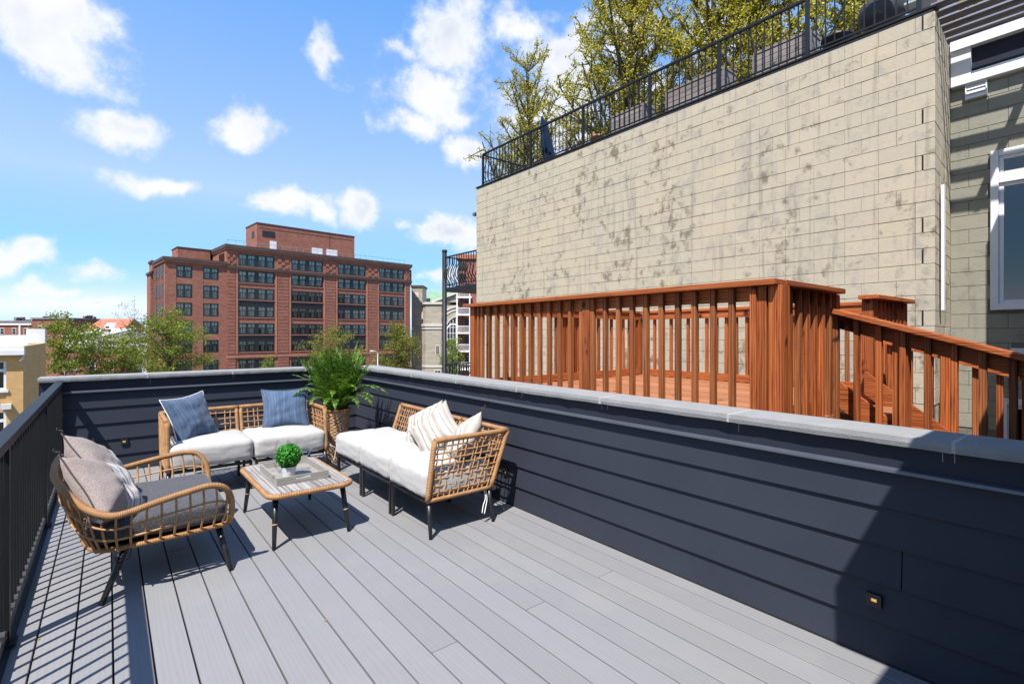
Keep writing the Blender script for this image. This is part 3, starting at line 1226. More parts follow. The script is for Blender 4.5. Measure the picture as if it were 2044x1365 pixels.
# ------------------------------------------------------------------ balconies at the far corner of the block building
def balcony(z, label):
    t = thing('balcony', label, 'balcony', (XB + 0.10, YBF + 0.03, z), 0, 'iron balconies on the far end of the block building')
    D, W = 1.83, 1.9
    b = MB()
    b.box(0, 0.0, -0.16, W, D, -0.02)
    b.build('platform', 'steel_black', t)
    for nm, p in (('top_rail', ((0, 0, .95), (0, D, .95))), ('top_rail', ((0, D, .95), (W, D, .95))), ('top_rail', ((W, D, .95), (W, 0, .95)))):
        b = MB()
        b.bar(p[0], p[1], 0.045, 0.035)
        b.build(nm, 'steel_black', t)
    for nm, p in (('bottom_rail', ((0, 0, .07), (0, D, .07))), ('bottom_rail', ((0, D, .07), (W, D, .07)))):
        b = MB()
        b.bar(p[0], p[1], 0.025, 0.025)
        b.build(nm, 'steel_black', t)
    mx = belly_mesh('x', -1, 0.93, 0.14, 0.014)
    my = belly_mesh('y', 1, 0.93, 0.14, 0.014)
    for q in range(1, 14):
        link('baluster', mx, t, (0, D * q / 14, 0))
        link('baluster', my, t, (W * q / 14, D, 0))
    return t


balcony(2.98, 'upper iron balcony with bellied balusters at the far end of the cream wall')
balcony(-0.42, 'lower iron balcony with bellied balusters behind the deck coping')
b = MB()
b.tube([(XB + 0.10, YBF + 1.93, GZ), (XB + 0.10, YBF + 1.93, 4.12)], 0.075, 14)
b.lathe([(0.09, 0), (0.09, 0.04), (0.06, 0.06), (0.0, 0.06)], (XB + 0.10, YBF + 1.93, 4.12), 14)
b.build('balcony_post', 'steel_black', label='tall dark steel post carrying the corner balconies', category='post')

# ------------------------------------------------------------------ roof planters, pots, umbrella
def planter(y0, y1, x, h, label):
    t = thing('roof_planter', label, 'planter', (x, (y0 + y1) / 2, ZTOP + 0.08), 0, 'slatted wooden planters behind the roof railing')
    L, W = y1 - y0, 0.42
    for q in range(4):
        z0 = 0.05 + (h - 0.09) * q / 4
        z1 = z0 + (h - 0.09) / 4 - 0.008
        b = MB()
        b.box(0, -L / 2, z0, 0.02, L / 2, z1)
        b.build('slat', 'planter_slat', t)
        b = MB()
        b.box(0.02, -L / 2, z0, W - 0.02, -L / 2 + 0.02, z1)
        b.build('slat', 'planter_slat', t)
    b = MB()
    b.box(0.021, -L / 2 + 0.021, 0.04, W - 0.02, L / 2 - 0.02, h - 0.05)
    b.build('soil_box', 'bark', t)
    b = MB()
    b.box(-0.012, -L / 2 - 0.012, h - 0.038, W, L / 2 + 0.012, h)
    b.build('top_rim', 'planter_slat', t)
    for yy in (-L / 2, L / 2):
        b = MB()
        b.box(-0.018, yy - 0.03, 0, -0.0005, yy + 0.03, h - 0.039)
        b.build('corner_board', 'dark_slat', t)
    return t


planter(6.27, 7.12, 8.50, 0.47, 'slatted wooden roof planter farthest left, beyond the blue umbrella')
planter(4.55, 5.72, 8.50, 0.50, 'long slatted wooden roof planter, the middle of three')
planter(3.16, 4.02, 8.50, 0.50, 'slatted wooden roof planter nearest the black pots')


def pot(name, mat, loc, r, h, label):
    b = MB()
    b.lathe([(0.0, 0.0), (r * 0.72, 0.0), (r * 0.95, h * 0.86), (r, h * 0.87), (r, h), (r * 0.88, h), (r * 0.84, h * 0.9), (0, h * 0.88)], loc, 20)
    return b.build(name, mat, label=label, category='pot')


pot('roof_pot', 'terracotta', (8.62, 7.62, ZTOP + 0.08), 0.16, 0.22, 'terracotta pot behind the roof railing')
pot('roof_pot', 'black_pot', (8.62, 2.82, ZTOP + 0.08), 0.22, 0.24, 'low black pot at the roof edge')
# kettle grill lying near the corner
t = thing('kettle_grill', 'black round grill with a pale side shelf behind the roof railing corner', 'grill', (8.85, 2.32, ZTOP + 0.08))
b = MB()
b.lathe([(0.0, 0.18), (0.18, 0.22), (0.27, 0.34), (0.30, 0.46), (0.27, 0.58), (0.16, 0.68), (0.0, 0.71)], (0, 0, 0), 24)
b.build('bowl', 'black_pot', t)
for a in (0.4, 2.5, 4.6):
    b = MB()
    b.tube([(0.15 * math.cos(a), 0.15 * math.sin(a), 0.26), (0.28 * math.cos(a), 0.28 * math.sin(a), 0.0)], 0.014, 6)
    b.build('leg', 'leg_black', t)
b = MB()
b.box(-0.16, -0.62, 0.36, 0.16, -0.30, 0.39)
b.build('side_shelf', 'unit_grey', t)
b = MB()
b.tube(bez([(0.0, -0.60, 0.39), (0.0, -0.62, 0.55), (0.02, -0.56, 0.72), (0.04, -0.52, 0.95)], 5), 0.035, 8)
b.build('hose', 'red_roof', t)

# closed blue umbrella leaning at the railing
t = thing('closed_umbrella', 'closed blue striped umbrella leaning at the roof railing', 'umbrella', (8.72, 9.25, ZTOP + 0.06))
lean = Vector((0.02, 0.26, 1.0)).normalized()
b = MB()
b.tube([(0, 0, 0), lean * 1.50], 0.014, 6)
b.build('pole', 'white_paint', t)
b = MB()
prof = [(0.02, 0.10), (0.165, 0.16), (0.16, 0.45), (0.135, 0.8), (0.10, 0.95), (0.115, 1.03), (0.085, 1.2), (0.02, 1.46)]
n = 18
base = len(b.v)
xd = lean.cross(Vector((0, 0, 1))).normalized()
yd = lean.cross(xd)
for (r, z) in prof:
    for q in range(n):
        a = 2 * math.pi * q / n
        rr2 = r * (1.0 if q % 2 else 0.72)
        b.v.append(tuple(lean * z + xd * (rr2 * math.cos(a)) + yd * (rr2 * math.sin(a))))
for i in range(len(prof) - 1):
    for q in range(n):
        q2 = (q + 1) % n
        b.face((base + i * n + q, base + i * n + q2, base + (i + 1) * n + q2, base + (i + 1) * n + q), 1 if q == 6 else 0)
b.build('canopy', ['umbrella_blue', 'curtain'], t)

# ================================================================== grey-green neighbour at the right
XG = 9.63
GY0, GY1 = -1.2, 1.69
gb = thing('grey_house', 'grey green painted block house at the right edge with white windows', 'house')
b = MB()
b.box(XG + 0.0085, GY0, GZ, 14.0, GY1 + 0.04, 5.2)
b.build('wall_core', 'mortar_green', gb)
holes = [(-0.35, 1.256, 1.80, 4.03), (-0.35, 1.17, -3.0, 0.60), (-0.35, 1.05, 1.15, 1.30)]
zt = ZTOP - 2 * CH - 0.02
for cidx in range(25):
    z = zt - CH * (cidx + 1)
    y = GY1
    first = True
    while y > GY0:
        L = CLEN / 2 if (first and cidx % 2) else CLEN
        first = False
        segs = [(y - L, y)]
        for (ha, hb, hz0, hz1) in holes:
            if z + CH * 0.5 > hz0 and z + CH * 0.5 < hz1:
                ns = []
                for a, c in segs:
                    if c <= ha or a >= hb:
                        ns.append((a, c))
                    else:
                        if c > hb + 0.03:
                            ns.append((hb, c))
                        if a < ha - 0.03:
                            ns.append((a, ha))
                segs = ns
        for a, c in segs:
            me = block_mesh(c - a).mesh('block', 'greygreen_block')
            link('block', me, gb, (XG + rb.uniform(-0.003, 0.002), a, z))
        y -= L


def sash_window(name, parent, x, y0, y1, z0, z1, transom, frame=0.085):
    """window in a plane x = const facing -X, opened towards -Y beyond the frame of the picture"""
    w = bpy.data.objects.new(name, None)
    COL.objects.link(w)
    w.parent = parent
    b = MB()
    b.box(x - 0.05, y1 - frame, z0, x + 0.006, y1, z1)
    b.box(x - 0.05, y0, z0, x + 0.006, y0 + frame, z1)
    b.box(x - 0.05, y0 + frame + .001, z1 - frame, x + 0.006, y1 - frame - .001, z1)
    b.box(x - 0.07, y0 + frame + .001, z0, x + 0.006, y1 - frame - .001, z0 + frame)
    if transom:
        b.box(x - 0.048, y0 + frame + .001, transom - 0.055, x + 0.005, y1 - frame - .001, transom + 0.055)
    add_bevel(b.build('frame', 'white_paint', w), 0.006)
    zs = [z0 + frame] + ([transom - 0.055, transom + 0.055] if transom else []) + [z1 - frame]
    for i in range(0, len(zs), 2):
        a, c = zs[i], zs[i + 1]
        b = MB()
        f = 0.05
        ya, yb = y0 + frame, y1 - frame
        b.box(x - 0.022, yb - f, a + .001, x + 0.007, yb - .001, c - .001)
        b.box(x - 0.022, ya + .001, a + .001, x + 0.007, ya + f, c - .001)
        b.box(x - 0.022, ya + f + .001, a + .001, x + 0.007, yb - f - .001, a + f)
        b.box(x - 0.022, ya + f + .001, c - f, x + 0.007, yb - f - .001, c - .001)
        add_bevel(b.build('sash', 'white_paint', w), 0.004)
        b = MB()
        b.box(x - 0.006, ya + f - 0.01, a + f - 0.01, x - 0.001, yb - f + 0.01, c - f + 0.01)
        b.build('pane', 'mirror_glass', w)
    b = MB()
    b.box(x + 0.0075, y0, z0, x + 0.0082, y1, z1)
    b.build('room_back', 'room_dark', w)
    return w


sash_window('window', gb, XG, -0.35, 1.256, 1.815, 4.025, 3.62)
sash_window('window', gb, XG, -0.35, 1.17, -3.0, 0.60, None)
b = MB()
b.box(XG - 0.07, -0.35, 1.16, XG + 0.05, 1.05, 1.29)
add_bevel(b.build('lintel_trim', 'white_paint', gb), 0.006)
# white and dark bands under the terrace
b = MB()
b.box(XG - 0.10, GY0, 5.05, XG + 0.05, GY1 - 0.02, 5.17)
add_bevel(b.build('trim_band', 'white_paint', gb), 0.006)
b = MB()
b.box(XG - 0.02, GY0, 5.172, XG + 0.05, GY1 - 0.24, 5.56)
b.build('fascia', 'navy_trim', gb)
b = MB()
b.box(XG - 0.09, GY1 - 0.239, 5.172, XG + 0.05, GY1 - 0.022, 5.56)
b.build('corner_trim', 'white_paint', gb)
b = MB()
b.box(XG - 0.05, GY0, 5.175, XG - 0.021, GY1 - 0.24, 5.22)
b.build('trim_band', 'white_paint', gb)
b = MB()
b.box(XG - 0.13, GY0, 5.562, XG + 0.05, GY1 - 0.022, 5.70)
b.build('trim_band', 'white_paint', gb)
t = thing('wall_vent', 'white louvred vent under the white trim band', 'vent', (XG, 1.40, 5.0))
b = MB()
b.box(-0.07, -0.115, -0.17, 0.0, -0.1, 0.045)
b.box(-0.07, 0.1, -0.17, 0.0, 0.115, 0.045)
b.box(-0.07, -0.0995, 0.03, 0.0, 0.0995, 0.045)
b.build('frame', 'white_paint', t)
for q in range(3):
    b = MB()
    z = -0.165 + q * 0.065
    b.hexa([(-0.068, -0.099, z), (-0.01, -0.099, z), (-0.01, 0.099, z), (-0.068, 0.099, z),
            (-0.05, -0.099, z + 0.058), (-0.01, -0.099, z + 0.058), (-0.01, 0.099, z + 0.058), (-0.05, 0.099, z + 0.058)])
    b.build('louvre', 'white_paint', t)

# slatted canopy over the grey house
t = thing('slatted_canopy', 'dark slatted canopy jutting out above the grey green house', 'canopy', (0, 0, 5.73))
for q in range(6):
    x = 8.40 + q * 0.228
    ca, sa = math.cos(R(18)), math.sin(R(18))
    b = MB()
    b.obox((0, 0, 0), (0.055 * ca, 0, -0.055 * sa), (0, 1.5, 0), (0.012 * sa, 0, 0.012 * ca))
    link('slat', b.mesh('slat', 'dark_slat'), t, (x, 0.16 + q * 0.012, 0.02))
for yy in (-0.6, 0.55):
    b = MB()
    b.box(8.3, yy - 0.03, 0.09, 9.65, yy + 0.03, 0.22)
    b.build('bearer', 'dark_slat', t)

# unseen slab added as a light blocker past the frame's right edge, shading the house
t = thing('shade_blocker', 'grey block slab added out of view to shade the grey house', 'wall')
b = MB()
b.box(8.60, -1.2, GZ, 8.78, 0.64, 4.75)
b.build('wall', 'greygreen_block', t)

# ================================================================== redwood deck next door
DZ = 0.86
FX, BX = 3.30, 6.36
FY0, FY1 = 1.50, 4.80
dk = thing('redwood_deck_floor', 'redwood plank floor of the neighbouring deck', 'deck', (0, 0, 0))
nb = 22
for q in range(nb):
    xa = FX - 0.04 + (BX + 0.1 - FX + 0.04) * q / nb
    w = (BX + 0.1 - FX + 0.04) / nb - 0.006
    b = MB()
    b.box(-w / 2, -(FY1 - FY0) / 2 - 0.05, -0.035, w / 2, (FY1 - FY0) / 2 + 0.05, 0)
    link('floor_plank', b.mesh('floor_plank', 'cedar_floor'), dk, (xa + w / 2, (FY0 + FY1) / 2, DZ))
b = MB()
b.box(FX, FY0, DZ - 0.30, BX, FY1, DZ - 0.037)
b.build('joists', 'dark_slat', dk)
b = MB()
b.box(FX + 0.3, FY0 + 0.2, GZ, BX - 0.1, FY1 - 0.2, DZ - 0.31)
b.build('base_wall', 'red_brick', dk)

FTOP = 1.83
bal_z0, bal_z1 = 0.78, FTOP - 0.041
b = MB()
b.box(-0.019, -0.019, 0, 0.019, 0.019, bal_z1 - bal_z0)
cedar_bal = b.mesh('baluster', 'cedar_z')
b = MB()
b.box(-0.019, -0.019, 0, 0.019, 0.019, bal_z1 - bal_z0)
worn_bal = b.mesh('baluster', 'cedar_worn')
b = MB()
b.box(-0.045, -0.045, 0, 0.045, 0.045, bal_z1 - bal_z0 + 0.02)
cedar_post = b.mesh('post', 'cedar_z')
rc = random.Random(3)


def fence_run(label, a, c, inward, post_at, bal_gap=0.139, top=FTOP, low=None, cap_ext=(0, 0), bal_side=1.0):
    """level railing from a to c (x, y); balusters sit on the outer side of a rail on edge"""
    t = thing('wooden_railing', label, 'railing', (a[0], a[1], 0), 0, 'redwood railings of the neighbouring deck')
    A, Cc = Vector((a[0], a[1], 0)), Vector((c[0], c[1], 0))
    d = (Cc - A)
    L = d.length
    d.normalize()
    n = Vector((inward[0], inward[1], 0))
    gm = 'cedar_x' if abs(d.x) > 0.5 else 'cedar_y'
    b = MB()
    b.bar(-d * cap_ext[0] + Vector((0, 0, top - 0.02)), d * (L + cap_ext[1]) + Vector((0, 0, top - 0.02)), 0.155, 0.038)
    add_bevel(b.build('cap_rail', gm, t), 0.005, 2)
    b = MB()
    off = n * 0.042
    b.bar(off + d * 0.05 + Vector((0, 0, top - 0.04 - 0.047)), off + d * (L - 0.05) + Vector((0, 0, top - 0.04 - 0.047)), 0.036, 0.089)
    b.build('top_rail', gm, t)
    b = MB()
    b.bar(off + d * 0.05 + Vector((0, 0, DZ + 0.055)), off + d * (L - 0.05) + Vector((0, 0, DZ + 0.055)), 0.036, 0.089)
    b.build('bottom_rail', gm, t)
    for s in post_at:
        o = link('post', cedar_post, t, d * s + Vector((0, 0, bal_z0 - 0.02)) + n * 0.02, (0, 0, rc.uniform(-.03, .03)))
        add_bevel(o, 0.003)
    k = int(L / bal_gap)
    for q in range(0, k + 1):
        s = L - q * bal_gap - 0.07
        if s < 0.03:
            continue
        if min([abs(s - p) for p in post_at] + [9]) < 0.055:
            s += 0.068 * (1 if s > 0 else -1)
        o = link('baluster', worn_bal if (a[0] == FX or rc.random() < 0.25) else cedar_bal, t, d * s + Vector((0, 0, bal_z0)), (rc.uniform(-.004, .004), rc.uniform(-.004, .004), rc.choice((0, R(90), R(180)))))
        add_bevel(o, 0.002)
    return t


fence_run('long redwood railing directly behind the right parapet coping', (FX, FY1), (FX, FY0), (1, 0), [0.0, 1.77, FY1 - FY0 - 0.02], cap_ext=(0.12, 0.1))
fence_run('redwood railing at the far left end of the neighbouring deck', (FX + 0.1, FY1), (BX, FY1), (0, -1), [1.45, BX - FX - 0.1])
fence_run('redwood railing along the inner side before the cream wall', (BX, FY1 - 0.1), (BX, FY0), (-1, 0), [1.7, FY1 - 0.1 - FY0])
fence_run('short redwood railing between the corner post and the stair', (FX + 0.10, FY0 - 0.03), (4.37, FY0 - 0.03), (0, 1), [1.03], bal_gap=0.139, cap_ext=(0.02, 0.06))
fence_run('short redwood railing on the wall side of the stair opening', (5.30, FY0 - 0.03), (BX - 0.02, FY0 - 0.03), (0, 1), [0.02], bal_gap=0.125, cap_ext=(0.08, 0.05))
# doubled boards on the corner post
t = thing('corner_post', 'doubled redwood boards forming the corner post of the deck railing', 'post', (FX, FY0 - 0.05, bal_z0))
for (dx, dy, w_, d_) in ((-0.002, -0.03, 0.036, 0.085), (0.04, -0.055, 0.04, 0.036), (-0.03, 0.10, 0.036, 0.04), (0.085, -0.05, 0.036, 0.036)):
    b = MB()
    b.box(-w_ / 2, -d_ / 2, 0, w_ / 2, d_ / 2, bal_z1 - bal_z0)
    add_bevel(link('board', b.mesh('board', 'cedar_z'), t, (dx, dy, 0), (0, 0, rc.uniform(-.02, .02))), 0.002)


def stair_rail(label, x, side, y_start, y_end):
    t = thing('stair_railing', label, 'railing', (x, 0, 0), 0, 'redwood stair railings')
    z_at = lambda y: (1.705 if side > 0 else 1.60) - 0.312 * (1.54 - y)
    b = MB()
    b.bar((0, y_start, z_at(y_start) - 0.02), (0, y_end, z_at(y_end) - 0.02), 0.15, 0.038)
    add_bevel(b.build('cap_rail', 'cedar_y', t), 0.005, 2)
    b = MB()
    b.bar((0.04 * side, y_start - .05, z_at(y_start - .05) - 0.095), (0.04 * side, y_end, z_at(y_end) - 0.095), 0.036, 0.10)
    b.build('top_rail', 'cedar_y', t)
    y = y_start - 0.10
    while y > y_end + 0.05:
        z0 = 0.0
        L = z_at(y) - 0.045 - z0
        b = MB()
        b.box(-0.019, -0.019, 0, 0.019, 0.019, L)
        add_bevel(link('baluster', b.mesh('baluster', rc.choice(('cedar_worn', 'cedar_worn', 'cedar_z'))), t, (0, y, z0), (0, 0, rc.choice((0, R(90))))), 0.002)
        y -= 0.139
    for yy in (y_start - 0.5, y_end + 0.2):
        b = MB()
        b.box(-0.045, -0.045, 0, 0.045, 0.045, z_at(yy) - 0.05)
        link('post', b.mesh('post', 'cedar_z'), t, (0.05 * side, yy, 0))
    return t


stair_rail('sloping redwood stair railing nearest the coping', 4.37, 1, 1.54, -0.6)
stair_rail('sloping redwood stair railing on the wall side of the stair', 5.34, -1, 1.44, -0.6)
t = thing('wooden_stair', 'redwood stair descending between the two sloping railings', 'stair')
for x in (4.47, 5.24):
    b = MB()
    ya, yb = 1.50, -0.4
    z = lambda y: 1.15 - 0.77 * (1.50 - y)
    b.hexa([(x - 0.019, yb, z(yb) - 0.20), (x + 0.019, yb, z(yb) - 0.20), (x + 0.019, ya, z(ya) - 0.20), (x - 0.019, ya, z(ya) - 0.20),
            (x - 0.019, yb, z(yb)), (x + 0.019, yb, z(yb)), (x + 0.019, ya, z(ya)), (x - 0.019, ya, z(ya))])
    b.build('stringer', 'cedar_y', t)
for q in range(7):
    b = MB()
    zz = DZ - 0.0 - 0.19 * q
    yy = 1.46 - 0.247 * q
    b.box(4.49, yy - 0.27, zz - 0.04, 5.22, yy, zz)
    b.build('tread', 'cedar_floor', t)
    b = MB()
    b.box(4.49, yy - 0.02, zz - 0.19, 5.22, yy - 0.0, zz - 0.041)
    b.build('riser', 'cedar_x', t)


# ================================================================== FURNITURE
def strands(b, P, nx, nz, r=0.0055, seed=1, jit=0.012, curve=None):
    """woven grid over a patch; P(u, v) gives the point, normal() the offset direction"""
    rs = random.Random(seed)

    def nrm(u, v):
        e = 0.01
        a = P(min(u + e, 1), v) - P(max(u - e, 0), v)
        c = P(u, min(v + e, 1)) - P(u, max(v - e, 0))
        n = a.cross(c)
        return n.normalized() if n.length > 1e-9 else Vector((0, 0, 1))
    for i in range(1, nx):
        u0 = i / nx + rs.uniform(-jit, jit)
        u1 = u0 + rs.uniform(-jit, jit)
        pts = []
        for j in range(nz + 1):
            v = j / nz
            u = u0 + (u1 - u0) * v + rs.uniform(-jit, jit) * 0.25
            sgn = 1 if (i + j) % 2 else -1
            pts.append(P(u, v) + nrm(u, v) * (sgn * r * 0.7))
        b.tube(pts, r * rs.uniform(0.85, 1.15), 5, caps=False)
    for j in range(1, nz):
        v0 = j / nz + rs.uniform(-jit, jit)
        v1 = v0 + rs.uniform(-jit, jit)
        pts = []
        for i in range(nx + 1):
            u = i / nx
            v = v0 + (v1 - v0) * u + rs.uniform(-jit, jit) * 0.25
            sgn = -1 if (i + j) % 2 else 1
            pts.append(P(u, v) + nrm(u, v) * (sgn * r * 0.7))
        b.tube(pts, r * rs.uniform(0.85, 1.15), 5, caps=False)


def bilin(p00, p10, p11, p01):
    p00, p10, p11, p01 = map(Vector, (p00, p10, p11, p01))
    return lambda u, v: p00 * ((1 - u) * (1 - v)) + p10 * (u * (1 - v)) + p11 * (u * v) + p01 * ((1 - u) * v)


def hsh(*a):
    return math.sin(sum(x * k for x, k in zip(a, (12.9898, 78.233, 37.719)))) * 43758.5453 % 1.0


from mathutils import noise as mnoise


def cushion(name, mat, parent, x0, x1, y0, y1, z0, z1, r=0.05, crown=0.02, seed=0.0, n=15, wr=0.006):
    """soft box cushion with a welted seam"""
    hx, hy, hz = (x1 - x0) / 2, (y1 - y0) / 2, (z1 - z0) / 2
    c = Vector(((x0 + x1) / 2, (y0 + y1) / 2, (z0 + z1) / 2))
    bm = bmesh.new()
    bmesh.ops.create_cube(bm, size=2.0)
    bmesh.ops.subdivide_edges(bm, edges=bm.edges[:], cuts=n, use_grid_fill=True)
    for v in bm.verts:
        p = Vector((v.co.x * hx, v.co.y * hy, v.co.z * hz))
        inner = Vector((max(-hx + r, min(hx - r, p.x)), max(-hy + r, min(hy - r, p.y)), max(-hz + r, min(hz - r, p.z))))
        d = p - inner
        q = inner + (d.normalized() * r if d.length > 1e-6 else d)
        u, w = v.co.x, v.co.y
        puff = (1 - u * u) * (1 - w * w)
        q.z += crown * puff * (1 if v.co.z > 0 else -0.2) * abs(v.co.z)
        # sides bulge a little
        q.x += 0.008 * u * (1 - w * w) * (1 - v.co.z ** 2)
        q.y += 0.008 * w * (1 - u * u) * (1 - v.co.z ** 2)
        nn = mnoise.noise(Vector((q.x * 7 + seed, q.y * 7, q.z * 9)))
        n2 = mnoise.noise(Vector((q.x * 22 + seed, q.y * 22, q.z * 26)))
        q.z += wr * (nn + 0.4 * n2)
        q.x += wr * 0.6 * n2
        q.y += wr * 0.6 * nn
        v.co = q
    for f in bm.faces:
        f.smooth = True
    me = bpy.data.meshes.new(name)
    bm.to_mesh(me)
    bm.free()
    me.materials.append(MATS[mat])
    return link(name, me, parent, c)


def pillow(label, mat, loc, normal, up, size, thick, group=None, seed=0.0, spin=0.0, flange=None, tie=None, sx=1.0):
    """scatter pillow: pinched corners, creased surface"""
    n = 26
    bm = bmesh.new()
    uvl = bm.loops.layers.uv.new('UVMap')
    S = size / 2

    def shape(u, v, side):
        edge = (1 - abs(u) ** 2.6) * (1 - abs(v) ** 2.6)
        h = max(0.0, edge) ** 0.55 * thick / 2
        x = u * S * sx * (1 - 0.10 * (1 - v * v) + 0.02 * abs(u * v))
        y = v * S * (1 - 0.10 * (1 - u * u) + 0.02 * abs(u * v))
        # creases running from the corners and a lumpy filling
        cr = mnoise.noise(Vector((u * 2.3 + seed, v * 2.3, 0.3 + side))) * 0.020
        cr += mnoise.noise(Vector((u * 6 + seed, v * 4.5, 1.7 + side))) * 0.014 * (0.4 + abs(u * v) * 1.6)
        cr += mnoise.noise(Vector((u * 15 + seed, v * 15, 2.7 + side))) * 0.003
        h = h + cr * max(0.0, edge) ** 0.4
        sag = -0.02 * (1 - u * u) * (v < 0) * v
        return Vector((x, y + sag, h * side + mnoise.noise(Vector((u * 1.4 + seed, v * 1.4, 5.0))) * 0.012))
    grid = {}
    for side in (1, -1):
        for i in range(n + 1):
            for j in range(n + 1):
                u, v = -1 + 2 * i / n, -1 + 2 * j / n
                rim = i in (0, n) or j in (0, n)
                if rim and side == -1:
                    grid[(side, i, j)] = grid[(1, i, j)]
                else:
                    grid[(side, i, j)] = bm.verts.new(shape(u, v, side))
    for side in (1, -1):
        for i in range(n):
            for j in range(n):
                q = [(i, j), (i + 1, j), (i + 1, j + 1), (i, j + 1)]
                if side == -1:
                    q = q[::-1]
                f = bm.faces.new([grid[(side,) + a] for a in q])
                f.smooth = True
                for lp, a in zip(f.loops, q):
                    lp[uvl].uv = (a[0] / n, a[1] / n)
    me = bpy.data.meshes.new('scatter_pillow')
    bm.to_mesh(me)
    bm.free()
    me.materials.append(MATS[mat])
    o = link('scatter_pillow', me)
    z = Vector(normal).normalized()
    y = Vector(up)
    y = (y - z * y.dot(z)).normalized()
    x = y.cross(z)
    M = Matrix((x, y, z)).transposed().to_4x4()
    o.matrix_world = Matrix.Translation(loc) @ M @ Matrix.Rotation(spin, 4, 'Z')
    tag(o, label, 'pillow', group)
    # piping along the seam
    if flange:
        b = MB()
        pts = []
        for k in range(4 * n):
            s, q = divmod(k, n)
            tt = -1 + 2 * q / n
            u, v = ((tt, -1), (1, tt), (-tt, 1), (-1, -tt))[s]
            p = shape(u, v, 1)
            pts.append(p * 1.012)
        b.tube(pts, 0.0045, 5, closed=True)
        b.build('piping', flange, o)
    if tie:
        for (u, v, du, dv) in tie:
            p = shape(u, v, 1)
            b = MB()
            b.tube(bez([p, p + Vector((du * .3, dv * .3, .012)), p + Vector((du * .75, dv * .7, -0.004)), p + Vector((du, dv, 0.004))], 4), 0.004, 5)
            b.build('tie', 'dark_tie', o)
    return o


# ---------------------------------------------------------------- cream sofa on the right
SZ, TZ = 0.272, 0.70


